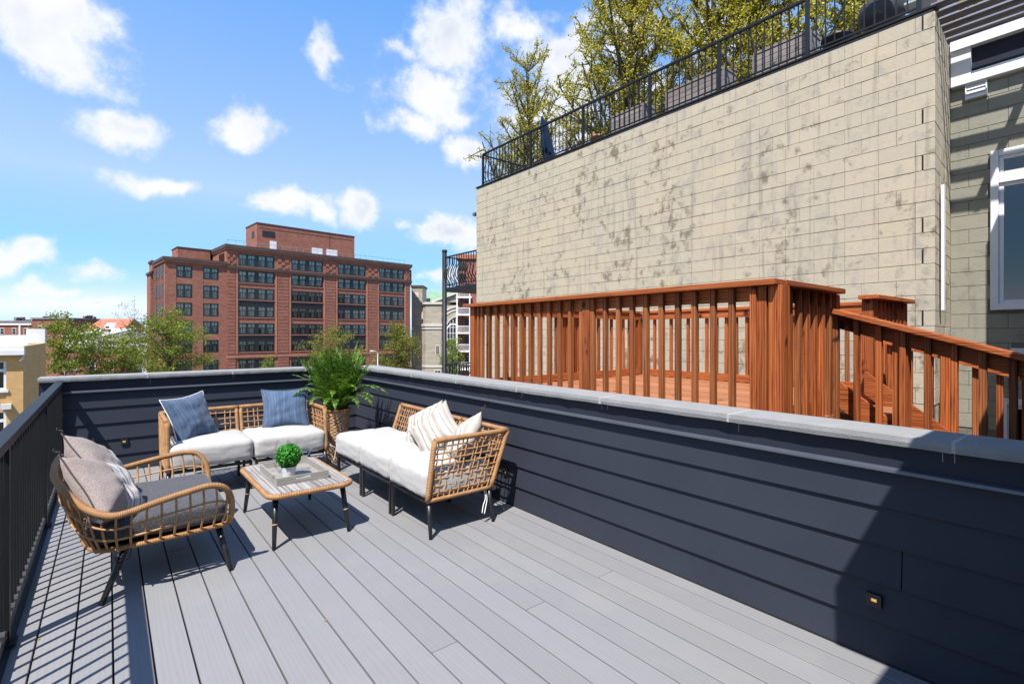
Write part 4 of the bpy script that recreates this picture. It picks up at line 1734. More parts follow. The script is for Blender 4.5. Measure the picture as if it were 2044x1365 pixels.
def sofa(label, M, width_cuts, ends, seat_front, back_bot, back_top, joints, seed, armfront=None):
    """local: y along the sofa, x from the front edge to the back; M maps to the world"""
    t = thing('wicker_sofa', label, 'sofa', M.translation, M.to_euler().z)
    L0, L1 = width_cuts[0], width_cuts[-1]
    xf, xb, xt = seat_front, back_bot, back_top
    # black seat frames, one for each seat
    for a, c in zip(width_cuts[:-1], width_cuts[1:]):
        b = MB()
        w = 0.026
        g = 0.012
        b.box(xf, a + g, SZ - w, xf + w, c - g, SZ)
        b.box(xb - w, a + g, SZ - w, xb, c - g, SZ)
        b.box(xf + w + .001, a + g, SZ - w, xb - w - .001, a + g + w, SZ)
        b.box(xf + w + .001, c - g - w, SZ - w, xb - w - .001, c - g, SZ)
        for q in range(1, 5):
            y = a + (c - a) * q / 5
            b.box(xf + w + .001, y - 0.015, SZ - 0.012, xb - w - .001, y + 0.015, SZ - 0.004)
        add_bevel(b.build('seat_frame', 'leg_black', t), 0.003)
        for (x, y) in ((xf + 0.013, a + g + 0.013), (xf + 0.013, c - g - 0.013), (xb - 0.013, a + g + 0.013), (xb - 0.013, c - g - 0.013)):
            edge = (abs(y - L0) < 0.05 and ends[0]) or (abs(y - L1) < 0.05 and ends[1])
            if edge:
                continue
            b = MB()
            b.box(x - 0.012, y - 0.012, 0, x + 0.012, y + 0.012, SZ - w - .001)
            b.build('leg', 'leg_black', t)
        cushion('seat_cushion', 'white_cushion', t, xf - 0.025, xb + 0.02, a + 0.004, c - 0.004, SZ + 0.006, SZ + 0.215, 0.05, 0.018, seed + a * 3, 15, 0.010)
    # wicker ends with splayed round legs
    for e, (y, on, s) in enumerate(((L0, ends[0], -1), (L1, ends[1], 1))):
        xft = xf + 0.055 if armfront is None else armfront
        if on:
            fb, ft = Vector((xf - 0.005, y, SZ)), Vector((xft, y, TZ))
            kb, kt = Vector((xb, y, SZ)), Vector((xt, y, TZ))
            for nm, p in (('end_post', (fb, ft)), ('end_rail', (ft, kt)), ('back_post', (kb, kt)), ('lower_rail', (fb, kb))):
                b = MB()
                b.tube([p[0].lerp(p[1], q / 8) for q in range(9)], 0.021 if nm != 'lower_rail' else 0.015, 10)
                b.build(nm, 'rattan_thick', t)
            b = MB()
            strands(b, bilin(fb, kb, kt, ft), 13, 9, 0.0058, seed + 3 + e, 0.016)
            b.build('woven_panel', 'rattan_strand', t, kind='stuff')
            for (x, fx) in ((xf + 0.012, 0.0), (xb - 0.012, 0.025)):
                b = MB()
                b.tube([(x, y + (0.01 * -s), SZ - 0.015), (x + fx, y + s * 0.018, 0.0)], [0.019, 0.013], 10)
                b.build('leg', 'leg_black', t)
        else:
            b = MB()
            b.tube([Vector((xb, y, SZ)).lerp(Vector((xt, y + s * 0.03, TZ)), q / 8) for q in range(9)], 0.021, 10)
            b.build('back_post', 'rattan_thick', t)
            b = MB()
            b.box(xb - 0.025, y - 0.013, 0, xb, y + 0.013, SZ - 0.03)
            b.build('leg', 'leg_black', t)
    # back
    ys = [L0] + joints + [L1]
    ext = [0.0 if ends[0] else -0.03] + [0] * len(joints) + [0.0 if ends[1] else 0.03]
    for i in range(len(ys) - 1):
        a, c = ys[i], ys[i + 1]
        g0 = 0.0 if i == 0 else 0.004
        b = MB()
        b.tube([Vector((xt, a + ext[i] + 0.004, TZ)).lerp(Vector((xt, c + ext[i + 1] - 0.004, TZ)), q / 12) for q in range(13)], 0.021, 10)
        b.build('back_rail', 'rattan_thick', t)
        for q, yy in ((0, a), (1, c)):
            if (i == 0 and q == 0) or (i == len(ys) - 2 and q == 1):
                continue
            o_ = 0.021 if q == 0 else -0.021
            b = MB()
            b.tube([Vector((xb, yy + o_, SZ)).lerp(Vector((xt, yy + o_, TZ - 0.01)), k / 8) for k in range(9)], 0.018, 9)
            b.build('back_post', 'rattan_thick', t)
        b = MB()
        strands(b, bilin((xb, a + 0.02, SZ), (xb, c - 0.02, SZ), (xt, c + ext[i + 1] - 0.02, TZ), (xt, a + ext[i] + 0.02, TZ)), 11, 8, 0.0058, seed + 11 + i, 0.018)
        b.build('woven_panel', 'rattan_strand', t, kind='stuff')
        b = MB()
        b.tube([(xb, a + 0.02, SZ + 0.004), (xb, c - 0.02, SZ + 0.004)], 0.015, 8)
        b.build('lower_rail', 'rattan_thick', t)
    return t


sofa('cream cushioned wicker sofa along the right wall with three seats', Matrix.Translation((0, 3.20, 0)),
     [0.0, 0.62, 1.235, 1.86], (True, False), 1.80, 2.36, 2.53, [0.66, 1.33], 1)
# cushion ties hanging at the near end
so_ties = MB()
so_ties.tube(bez([(2.30, 3.22, 0.28), (2.31, 3.20, 0.20), (2.285, 3.195, 0.14), (2.27, 3.19, 0.085)], 4), 0.006, 5, flat=0.3)
so_ties.tube(bez([(2.32, 3.22, 0.28), (2.325, 3.20, 0.19), (2.31, 3.195, 0.13), (2.292, 3.19, 0.075)], 4), 0.006, 5, flat=0.3)
cr_sofa = [o for o in bpy.data.objects if o.name == 'wicker_sofa'][0]
o = so_ties.build('cushion_tie', 'white_tie', cr_sofa)
o.location = (0, -3.20, 0)

# sofa along the back wall: local y -> -world x, local x -> world y
Mb = Matrix.Translation((1.775, 5.30, 0)) @ Matrix.Rotation(R(90), 4, 'Z')
back_sofa = sofa('wicker sofa with white cushions and blue pillows along the back wall', Mb, [0.0, 0.685, 1.37], (True, True), 0.0, 0.60, 0.74, [0.685], 40, 0.04)
b = MB()
b.tube(bez([(0.02, -0.02, 0.33), (0.0, -0.07, 0.30), (0.0, -0.10, 0.27), (0.01, -0.095, 0.20), (0.02, -0.085, 0.14)], 4), 0.007, 5, flat=0.3)
b.build('cushion_tie', 'white_tie', back_sofa)

# pillows
pillow('faded blue pillow at the left end of the back sofa', 'blue_pillow', (0.625, 5.72, 0.665), (0.55, -0.75, 0.38), (-0.12, 0.3, 1), 0.47, 0.16, 'blue pillows on the back sofa', 1.0, R(9), 'white_tie')
pillow('blue striped pillow at the fern end of the back sofa', 'blue_pillow', (1.50, 5.78, 0.67), (-0.22, -0.85, 0.45), (0, 0.4, 1), 0.46, 0.15, 'blue pillows on the back sofa', 7.0, R(-4), 'blue_pillow')
pillow('beige striped pillow farthest left on the cream sofa', 'striped_pillow', (2.27, 4.10, 0.615), (-0.85, -0.12, 0.5), (0.5, 0.1, 1), 0.42, 0.21, 'beige striped pillows on the cream sofa', 3.0, R(28))
pillow('beige striped pillow in the middle of the cream sofa pillows', 'striped_pillow', (2.22, 3.80, 0.62), (-0.80, -0.30, 0.5), (0.5, 0.1, 1), 0.44, 0.21, 'beige striped pillows on the cream sofa', 11.0, R(52), sx=0.98)
pillow('beige striped pillow in the corner behind the woven end panel', 'striped_pillow', (2.25, 3.43, 0.60), (-0.72, 0.45, 0.5), (0.3, -0.3, 1), 0.42, 0.20, 'beige striped pillows on the cream sofa', 23.0, R(40), tie=[(1, 1, .03, .05)])

# ---------------------------------------------------------------- coffee table
ct = thing('coffee_table', 'low table with whitewashed planks, rattan rim and black legs', 'table', (1.148, 4.175, 0))
TXH, TYH, TT = 0.292, 0.487, 0.378
rad = 0.085


def rrect(hx, hy, r, n=6):
    p = []
    for cx, cy, a0 in ((hx - r, hy - r, 0), (-hx + r, hy - r, 90), (-hx + r, -hy + r, 180), (hx - r, -hy + r, 270)):
        for k in range(n + 1):
            a = R(a0 + 90 * k / n)
            p.append((cx + r * math.cos(a), cy + r * math.sin(a)))
    return p


loop = rrect(TXH, TYH, rad)
# denser along the straights for the winding
dense = []
for i in range(len(loop)):
    a, c = Vector(loop[i]), Vector(loop[(i + 1) % len(loop)])
    m = max(1, int((c - a).length / 0.04))
    for k in range(m):
        p = a.lerp(c, k / m)
        dense.append((p.x, p.y, TT - 0.018))
b = MB()
b.tube(dense, 0.019, 10, closed=True)
b.build('rattan_rim', 'rattan_thick', ct)
npk = 8
inner = 0.012
for q in range(npk):
    xa = -TXH + inner + (2 * (TXH - inner)) * q / npk
    xb = -TXH + inner + (2 * (TXH - inner)) * (q + 1) / npk
    # corner planks are cut to the round rim
    def ylim(x):
        hx, hy = TXH - inner, TYH - inner
        ax = abs(x)
        rr = rad - inner
        if ax <= hx - rr:
            return hy
        return hy - rr + math.sqrt(max(0, rr * rr - (ax - hx + rr) ** 2))
    xs = [xa + 0.0015 + (xb - xa - 0.003) * k / 5 for k in range(6)]
    xm = (xa + xb) / 2
    poly = [(x - xm, -ylim(x)) for x in xs] + [(x - xm, ylim(x)) for x in reversed(xs)]
    b = MB()
    b.prism(poly, TT - 0.018, TT + 0.001 * (q % 3) * 0.6)
    o = link('plank', b.mesh('plank', 'table_wood'), ct, (xm, 0, 0))
b = MB()
b.prism(rrect(TXH - 0.02, TYH - 0.02, rad - 0.02), TT - 0.032, TT - 0.0185)
b.build('underframe', 'leg_black', ct)
for sx_, sy_ in ((-1, -1), (1, -1), (1, 1), (-1, 1)):
    b = MB()
    b.tube([(sx_ * 0.235, sy_ * 0.40, TT - 0.033), (sx_ * 0.262, sy_ * 0.472, 0.0)], [0.021, 0.0135], 12)
    leg = b.build('leg', 'leg_black', ct)
    b = MB()
    p = Vector((sx_ * 0.235, sy_ * 0.40, TT - 0.033)).lerp(Vector((sx_ * 0.262, sy_ * 0.472, 0.0)), 0.52)
    q = Vector((sx_ * 0.235, sy_ * 0.40, TT - 0.033)).lerp(Vector((sx_ * 0.262, sy_ * 0.472, 0.0)), 0.545)
    b.tube([p, q], [0.0180, 0.0177], 12)
    b.build('brass_ring', 'rattan_weave', leg)

# tray
ty = thing('serving_tray', 'grey wooden tray with cut out handles on the coffee table', 'tray', (1.135, 4.15, TT + 0.0025))
hx, hy, th, hh = 0.185, 0.265, 0.011, 0.056
b = MB()
b.box(-hx + th, -hy + th, 0, hx - th, hy - th, 0.010)
b.build('base', 'tray_wood', ty)
for s in (-1, 1):
    b = MB()
    b.box(s * hx - (th if s > 0 else 0), -hy + th + .0005, 0, s * hx + (0 if s > 0 else th), hy - th - .0005, hh)
    b.build('side', 'tray_wood', ty)
    b = MB()
    ya, yb = (hy - th, hy) if s > 0 else (-hy, -hy + th)
    b.box(-hx, ya, 0, hx, yb, 0.026)
    b.box(-hx, ya, 0.0262, -0.055, yb, 0.044)
    b.box(0.055, ya, 0.0262, hx, yb, 0.044)
    b.box(-hx, ya, 0.0442, hx, yb, hh)
    b.build('handle_end', 'tray_wood', ty)

# boxwood ball in a dimpled pot
bp = thing('potted_boxwood', 'clipped green boxwood ball in a white dimpled pot on the tray', 'plant', (1.070, 4.035, TT + 0.013))
b = MB()
n = 40
rows = 15
for j in range(rows + 1):
    z = 0.088 * j / rows
    r0 = 0.040 + 0.017 * (j / rows)
    for k in range(n):
        a = 2 * math.pi * k / n
        d = 0.0016 * math.cos(10 * a + (j % 2) * 0) * (1 if (j // 2) % 2 else -1) if 0 < j < rows - 1 else 0
        b.v.append(((r0 - d) * math.cos(a), (r0 - d) * math.sin(a), z))
for j in range(rows):
    for k in range(n):
        k2 = (k + 1) % n
        b.face((j * n + k, j * n + k2, (j + 1) * n + k2, (j + 1) * n + k), 0, smooth=True)
b.face(tuple(reversed(range(n))), 0)
b.lathe([(0.057, 0.088), (0.053, 0.088), (0.051, 0.075), (0.0, 0.074)], (0, 0, 0), n)
b.build('pot', 'white_ceramic', bp)


def leaf_cloud(name, centers, normals, size, mats, parent, seed, aspect=0.6, kind='stuff', sizevar=0.4, fold=0.0):
    """one small leaf quad at every centre, turned roughly along its normal"""
    rs = np.random.RandomState(seed)
    N = len(centers)
    a = rs.normal(size=(N, 3))
    nn = normals + 0.6 * a
    nn /= np.linalg.norm(nn, axis=1)[:, None] + 1e-9
    t = np.cross(nn, rs.normal(size=(N, 3)))
    t /= np.linalg.norm(t, axis=1)[:, None] + 1e-9
    s = np.cross(nn, t)
    sz = size * (1 + sizevar * rs.uniform(-1, 1, size=(N, 1)))
    t *= sz * 0.5
    s *= sz * 0.5 * aspect
    V = np.empty((N, 4, 3))
    V[:, 0] = centers - t
    V[:, 1] = centers + s
    V[:, 2] = centers + t
    V[:, 3] = centers - s
    F = np.arange(N * 4).reshape(N, 4)
    o = link(name, np_mesh(name, V.reshape(-1, 3), F, mats), parent)
    o['kind'] = kind
    return o


rs = np.random.RandomState(5)
d = rs.normal(size=(2600, 3))
d /= np.linalg.norm(d, axis=1)[:, None]
rad_ = 0.088 * (0.72 + 0.30 * rs.uniform(size=(2600, 1)) ** 0.5)
leaf_cloud('leaves', d * rad_ + np.array([0, 0, 0.165]), d * 0.9, 0.021, 'boxwood_leaf', bp, 6, 0.62)
b = MB()
b.lathe([(0.0, -0.066), (0.04, -0.055), (0.062, -0.025), (0.068, 0.0), (0.06, 0.03), (0.04, 0.055), (0.0, 0.066)], (0, 0, 0.165), 14)
b.build('inner_ball', 'boxwood_leaf', bp)
b = MB()
b.tube([(0, 0, 0.06), (0, 0, 0.12)], 0.008, 6)
b.build('stem', 'bark', bp)

# big glass and cocktail glass
gz = thing('hurricane_glass', 'large clear glass vase behind the boxwood ball on the tray', 'vase', (1.075, 4.21, TT + 0.013))
b = MB()
b.lathe([(0.0, 0.004), (0.028, 0.004), (0.045, 0.02), (0.072, 0.07), (0.080, 0.115), (0.074, 0.17), (0.056, 0.225), (0.048, 0.25)], (0, 0, 0), 32)
b.build('bowl', 'clear_glass', gz)
mg = thing('cocktail_glass', 'clear cone shaped cocktail glass at the right of the boxwood', 'glass', (1.245, 4.20, TT + 0.013))
b = MB()
b.lathe([(0.0, 0.002), (0.037, 0.002), (0.036, 0.004), (0.006, 0.010), (0.0035, 0.02), (0.0035, 0.085), (0.008, 0.092), (0.054, 0.158)], (0, 0, 0), 28)
b.build('glass_body', 'clear_glass', mg)

# ---------------------------------------------------------------- rattan lounge chair
ch = thing('lounge_chair', 'wide rattan lounge chair with charcoal seat cushion beside the railing', 'chair', (0, 0, 0))
YM = 4.075


def sym(pts):
    """near half given from the front to the back's middle; mirrored about y = YM"""
    return pts + [(x, 2 * YM - y, z) for x, y, z in reversed(pts[:-1])]


top = sym([(0.605, 3.655, 0.275), (0.612, 3.60, 0.36), (0.600, 3.565, 0.46), (0.555, 3.535, 0.535), (0.48, 3.52, 0.560), (0.38, 3.505, 0.552), (0.22, 3.49, 0.525), (0.08, 3.475, 0.497),
           (0.0, 3.485, 0.497), (-0.085, 3.535, 0.535), (-0.165, 3.62, 0.605), (-0.215, 3.71, 0.660), (-0.238, 3.82, 0.692), (-0.245, YM, 0.700)])
low = sym([(0.602, 3.66, 0.272), (0.598, 3.655, 0.271), (0.585, 3.645, 0.27), (0.55, 3.64, 0.268), (0.48, 3.635, 0.266), (0.38, 3.63, 0.264), (0.22, 3.625, 0.262), (0.08, 3.62, 0.262),
           (0.02, 3.622, 0.264), (-0.035, 3.635, 0.268), (-0.075, 3.67, 0.278), (-0.10, 3.735, 0.292), (-0.117, 3.85, 0.302), (-0.122, YM, 0.305)])
tp = bez(top, 8)
lp_ = bez(low, 8)
b = MB()
b.tube(tp, 0.0185, 10)
b.build('top_rail', 'rattan_wrap', ch)
b = MB()
b.tube(lp_, 0.0145, 9)
b.build('lower_rail', 'rattan_wrap', ch)
b = MB()
b.tube([(0.602, 3.66, 0.272), (0.602, YM, 0.268), (0.602, 2 * YM - 3.66, 0.272)], 0.015, 9)
b.build('front_rail', 'rattan_wrap', ch)
# uprights and the hoops
b = MB()
Nn = len(tp)
acc = [0.0]
for i in range(1, Nn):
    acc.append(acc[-1] + (tp[i] - tp[i - 1]).length)
tot = acc[-1]
n_up = 46
ups = []
for q in range(1, n_up):
    s = tot * q / n_up
    if s < 0.16 or s > tot - 0.16:
        continue
    i = max(k for k in range(Nn) if acc[k] <= s)
    f = (s - acc[i]) / max(1e-6, acc[min(i + 1, Nn - 1)] - acc[i])
    a = tp[i].lerp(tp[min(i + 1, Nn - 1)], f)
    c = lp_[i].lerp(lp_[min(i + 1, Nn - 1)], f)
    mid = (a + c) / 2
    out = Vector((mid.x - 0.2, mid.y - YM, 0))
    bow = out.normalized() * 0.018
    pts = bez([a, a.lerp(c, .33) + bow, a.lerp(c, .66) + bow, c], 3)
    b.tube(pts, 0.0062, 5, caps=False)
for fr in (0.36, 0.68):
    pts = []
    for i in range(10, Nn - 10):
        a, c = tp[i], lp_[i]
        mid = a.lerp(c, fr)
        out = Vector((mid.x - 0.2, mid.y - YM, 0)).normalized()
        pts.append(mid + out * 0.024)
    b.tube(pts, 0.0065, 6)
b.build('woven_sides', 'rattan_strand', ch, kind='stuff')
b = MB()
b.box(-0.06, 3.665, 0.245, 0.585, 2 * YM - 3.665, 0.272)
b.box(-0.02, 3.70, 0.2725, 0.57, 2 * YM - 3.70, 0.283)
b.build('seat_frame', 'leg_black', ch)
cushion('seat_cushion', 'charcoal_cushion', ch, -0.09, 0.592, 3.635, 2 * YM - 3.635, 0.286, 0.418, 0.035, 0.012, 9.0, 15, 0.004)
for s in (1, -1):
    for (tx, ty_, fx, fy) in ((0.547, 3.70, 0.602, 3.555), (0.085, 3.66, -0.03, 3.54)):
        b = MB()
        fy2, ty2 = (fy, ty_) if s > 0 else (2 * YM - fy, 2 * YM - ty_)
        b.tube([(tx, ty2, 0.262), (fx, fy2, 0.0)], [0.0205, 0.0145], 12)
        b.build('leg', 'leg_black', ch)
b = MB()
b.tube(bez([(0.10, 3.615, 0.27), (0.07, 3.60, 0.235), (0.03, 3.605, 0.215), (0.05, 3.60, 0.20), (0.075, 3.605, 0.23)], 4), 0.004, 5)
b.tube(bez([(0.10, 3.615, 0.27), (0.10, 3.605, 0.225), (0.08, 3.60, 0.19)], 4), 0.004, 5)
b.build('cushion_tie', 'dark_tie', ch)
pillow('taupe pillow with white stripes, nearest the camera on the lounge chair', 'taupe_pillow', (-0.005, 3.80, 0.545), (0.74, -0.20, 0.55), (-0.58, 0.10, 0.78), 0.47, 0.21, 'taupe pillows on the lounge chair', 2.0, R(-30), 'dark_tie', tie=[(-1, 1, -.025, .035)])
pillow('taupe pillow with white stripes, behind the front one on the lounge chair', 'taupe_pillow', (-0.03, 4.10, 0.600), (0.80, -0.08, 0.52), (-0.52, 0.10, 0.82), 0.47, 0.20, 'taupe pillows on the lounge chair', 15.0, R(-33), 'dark_tie', tie=[(-1, 1, -.03, .03)])

# ---------------------------------------------------------------- fern in the tall wicker planter
pf = thing('fern_planter', 'tall woven wicker planter holding a big green fern', 'planter', (2.085, 5.86, 0))
b = MB()
n, RW = 72, 30
zs_, rad_in = [], []
for j in range(RW):
    for sub_ in range(4):
        zs_.append(0.60 * (j + sub_ / 4) / RW)
        rad_in.append((j, (0.0, 0.75, 1.0, 0.75)[sub_]))
for (z, (j, amp)) in zip(zs_, rad_in):
    r0 = 0.086 + 0.066 * (z / 0.6) ** 1.1
    for k in range(n):
        a = 2 * math.pi * k / n
        wave_ = math.cos(2 * math.pi * k / 6 + math.pi * (j % 2))
        d = amp * (0.0045 + 0.0035 * wave_)
        b.v.append(((r0 + d) * math.cos(a), (r0 + d) * math.sin(a), z))
for j in range(len(zs_) - 1):
    for k in range(n):
        k2 = (k + 1) % n
        b.face((j * n + k, j * n + k2, (j + 1) * n + k2, (j + 1) * n + k), 0, smooth=True)
b.face(tuple(reversed(range(n))), 0)
b.build('woven_body', 'rattan_weave', pf)
b = MB()
b.tube([(0.156 * math.cos(2 * math.pi * k / 28), 0.156 * math.sin(2 * math.pi * k / 28), 0.602) for k in range(28)], 0.011, 8, closed=True)
b.build('rim', 'rattan_wrap', pf)
b = MB()
b.lathe([(0.148, 0.56), (0.0, 0.575)], (0, 0, 0), 20)
b.build('soil', 'bark', pf)

fern = thing('fern', 'big bushy green fern rising from the wicker planter', 'plant', (2.085, 5.86, 0.57))


def frond_mesh(L, bend, seed, droop=0.0):
    """stem rises along +z and bends to +x"""
    rs = random.Random(seed)
    b = MB()
    N = 24
    pts, dirs = [], []
    p = Vector((0, 0, 0))
    ang = 0.05
    for i in range(N + 1):
        f = i / N
        ang = 0.04 + bend * f ** 1.5 + droop * f * f
        d = Vector((math.sin(ang), 0, math.cos(ang)))
        pts.append(p.copy())
        dirs.append(d)
        p = p + d * (L / N)
    b.tube(pts, [0.0028 * (1 - 0.8 * i / N) for i in range(N + 1)], 4, mat=1, caps=False)
    M_ = 34
    for k in range(3, M_):
        f = k / M_
        i = min(N - 1, int(f * N))
        base = pts[i].lerp(pts[i + 1], f * N - i)
        d = dirs[i]
        nrm = Vector((-d.z, 0, d.x))
        wl = (0.050 * math.sin(math.pi * min(1, f * 0.98 + 0.06)) ** 0.7 + 0.004) * rs.uniform(0.85, 1.1)
        for s in (-1, 1):
            side = Vector((0, s, 0))
            tip = base + side * wl + d * wl * 0.35 - nrm * wl * rs.uniform(-0.15, 0.42)
            w = 0.0150
            m1 = base.lerp(tip, 0.35) + d * w * 0.62 + nrm * 0.002
            m2 = base.lerp(tip, 0.35) - d * w * 0.62
            m3 = base.lerp(tip, 0.8) + d * w * 0.45
            j0 = len(b.v)
            b.v += [tuple(base), tuple(m2), tuple(tip), tuple(m3), tuple(m1)]
            b.face((j0, j0 + 1, j0 + 2, j0 + 3, j0 + 4), 0)
    return b.mesh('frond', ['fern_leaf', 'fern_stem'])


fm = [frond_mesh(0.72, 0.42, 1), frond_mesh(0.78, 0.62, 2), frond_mesh(0.66, 0.85, 3), frond_mesh(0.74, 0.30, 4), frond_mesh(0.60, 1.25, 5), frond_mesh(0.56, 1.5, 6, 0.9), frond_mesh(0.5, 1.7, 7, 1.0)]
rf = random.Random(12)
for k in range(150):
    if k < 116:
        m = fm[rf.choice((0, 0, 1, 3, 3, 3, 2))]
    elif k < 140:
        m = fm[rf.choice((2, 4))]
    else:
        m = fm[rf.choice((5, 6))]
    az = rf.uniform(0, 2 * math.pi)
    rr0 = 0.11 * math.sqrt(rf.random())
    a2 = az + rf.uniform(-0.7, 0.7)
    link('frond', m, fern, (rr0 * math.cos(a2), rr0 * math.sin(a2), rf.uniform(-0.02, 0.03)),
         (rf.uniform(-0.16, 0.16), rf.uniform(-0.06, 0.30), az), tuple([rf.uniform(0.86, 1.12)] * 3))
# long fronds lying out over the rim on both sides and hanging down in front
for (az, ty_, m, sc_) in ((R(141), 0.45, 5, 1.12), (R(150), 0.3, 5, 1.0), (R(-39), 0.40, 5, 1.25), (R(-30), 0.3, 5, 1.15), (R(-48), 0.35, 6, 1.1),
                          (R(-128), 0.35, 6, 0.9), (R(-112), 0.45, 6, 0.95), (R(-80), 0.45, 6, 1.05), (R(-150), 0.4, 5, 0.85), (R(120), 0.5, 6, 0.9), (R(-60), 0.5, 6, 1.15)):
    link('frond', fm[m], fern, (0.09 * math.cos(az), 0.09 * math.sin(az), 0.02), (0, ty_, az), (sc_, sc_, sc_))


# yellow bud scales dropped on the deck
def fallen(label, x, y, rz):
    b = MB()
    b.v += [(-0.010, 0, 0.0), (0, -0.004, 0.002), (0.011, 0.001, 0.001), (0.001, 0.005, 0.004)]
    b.face((0, 1, 2, 3), 0)
    o = b.build('fallen_leaf', 'ginkgo_leaf', label=label, category='leaf')
    o.location = (x, y, 0.003)
    o.rotation_euler = (0, 0, rz)


fallen('tiny yellow leaf on a deck seam in the middle of the open floor', 0.872, 2.62, 0.6)
fallen('tiny yellow leaf on a deck seam near the left railing foot', -0.262, 3.33, 1.4)


# ================================================================== THE TOWN BEHIND
def window_mesh(w, h, units, border=0.20, mull=0.26, centre=0.0):
    """multi-light steel window; local x along the wall, y inwards, z up; slots: frame, room, curtain"""
    b = MB()
    b.box(0, 0.0, 0, border, 0.20, h)
    b.box(w - border, 0.0, 0, w, 0.20, h)
    b.box(border, 0.0, 0, w - border, 0.20, border)
    b.box(border, 0.0, h - border, w - border, 0.20, h)
    inner = w - 2 * border - mull * (units - 1) - centre
    uw = inner / units
    x = border
    panes = []
    for k in range(units):
        panes.append((x, x + uw))
        xa = x
        x += uw
        m = mull + (centre if (k == units // 2 - 1) else 0)
        if k < units - 1:
            b.box(x, 0.02, border, x + m, 0.20, h - border)
            x += m
        zc = border + (h - 2 * border) * 0.60
        b.box(xa, 0.06, zc - 0.045, xa + uw, 0.12, zc + 0.045)
        b.box(xa + uw / 2 - 0.025, 0.065, border, xa + uw / 2 + 0.025, 0.115, h - border)
        # room: dark back, blind at the top, drapes at the sides
        b.quad((xa, 0.55, border), (xa + uw, 0.55, border), (xa + uw, 0.55, h - border), (xa, 0.55, h - border), 1)
        hb = (0.36, 0.30, 0.40, 0.33)[k % 4]
        b.box(xa + 0.02, 0.145, h - border - (h - 2 * border) * hb, xa + uw - 0.02, 0.155, h - border, 2)
        for q in range(3):
            xx = xa + uw * (0.30 + 0.17 * q + 0.05 * ((k * 7 + q * 3) % 3))
            b.box(xx, 0.16 + 0.012 * q, border, xx + uw * 0.13, 0.168 + 0.012 * q, border + (h - 2 * border) * 0.58, 2)
    return b, panes


def pane_mesh(w, h):
    b = MB()
    b.box(0, 0.125, 0, w, 0.135, h)
    return b.mesh('pane', 'window_glass')


WIN = {}


def put_window(parent, w, h, units, loc, rz=0.0, **kw):
    key = (round(w, 2), round(h, 2), units)
    if key not in WIN:
        b, panes = window_mesh(w, h, units, **kw)
        WIN[key] = (b.mesh('window', ['window_black', 'room_dark', 'curtain']), panes, pane_mesh(panes[0][1] - panes[0][0], h - 0.40))
    me, panes, pm = WIN[key]
    o = link('window', me, parent, loc, (0, 0, rz))
    for a, c in panes:
        link('pane', pm, o, (a, 0, 0.20))
    return o


def wall_grid(x0, x1, z0, z1, cols, rows, y0=0.0, th=0.3, solid=()):
    """wall boxes round a grid of holes"""
    b = MB()
    xs = [x0] + [q for c in cols for q in c] + [x1]
    for i in range(0, len(xs), 2):
        b.box(xs[i], y0, z0, xs[i + 1], y0 + th, z1)
    rows = sorted(rows)
    for (a, c) in cols:
        zz = [z0] + [q for r in rows for q in r] + [z1]
        for i in range(0, len(zz), 2):
            if zz[i + 1] - zz[i] > 0.01:
                b.box(a, y0 + 0.04, zz[i], c, y0 + th, zz[i + 1])
    return b


FA = Vector((16.579, 102.232, 0))
FR = math.atan2(0.093, 0.996)
ap = thing('apartment_block', 'big red brick apartment block with black framed windows', 'building', FA, FR)
cols = [(1.91, 8.22), (11.34, 17.67), (20.79, 27.15), (30.36, 36.75)]
rows = [(13.95, 16.24), (10.94, 13.17), (7.86, 9.99), (4.61, 6.73), (1.40, 3.53), (-1.82, 0.35), (-5.35, -3.15), (-8.7, -6.5)]
b = wall_grid(0, 38.33, GZ, 17.0, cols, [(13.95, 16.24), (10.94, 13.17), (4.61, 9.99), (-1.82, 3.53), (-5.35, -3.15), (-8.7, -6.5)])
b.build('front_wall', 'red_brick', ap)
b = MB()
b.box(0.0, 0.9, GZ, 38.33, 22, 17.0)
b.box(-9.25, 0.9, GZ, -0.001, 14.2, 14.0)
b.build('wall_core', 'red_brick', ap)
for x0, x1, z0, z1, y0 in ((-0.35, 38.7, 17.0, 17.65, -0.45), (-0.2, 38.55, 16.7, 16.999, -0.22)):
    b = MB()
    b.box(x0, y0, z0, x1, 22.3, z1)
    b.build('cornice', 'dark_cornice' if z1 > 17.2 else 'brick_trim', ap)
b = MB()
b.box(-0.02, -0.42, 13.45, 38.7, 0.0, 13.82)
b.build('belt_cornice', 'dark_cornice', ap)
b = MB()
b.box(-0.01, -0.24, 13.25, 38.6, 0.0, 13.449)
b.build('belt_course', 'brick_trim', ap)
wcols = [(-7.66, -5.31), (-3.70, -1.27)]
wrows = [(11.06, 13.2), (7.70, 10.02), (4.61, 6.88), (1.48, 3.75), (-1.75, 0.45), (-5.3, -3.05), (-8.6, -6.4)]
wall_grid(-9.25, -0.001, GZ, 14.0, wcols, wrows).build('wing_wall', 'red_brick', ap)
b = MB()
b.box(-9.6, -0.42, 13.98, -0.03, 9.6, 14.45)
b.build('wing_cornice', 'dark_cornice', ap)
b = MB()
b.box(-9.45, -0.24, 13.62, -0.03, 9.5, 13.979)
b.build('wing_course', 'brick_trim', ap)
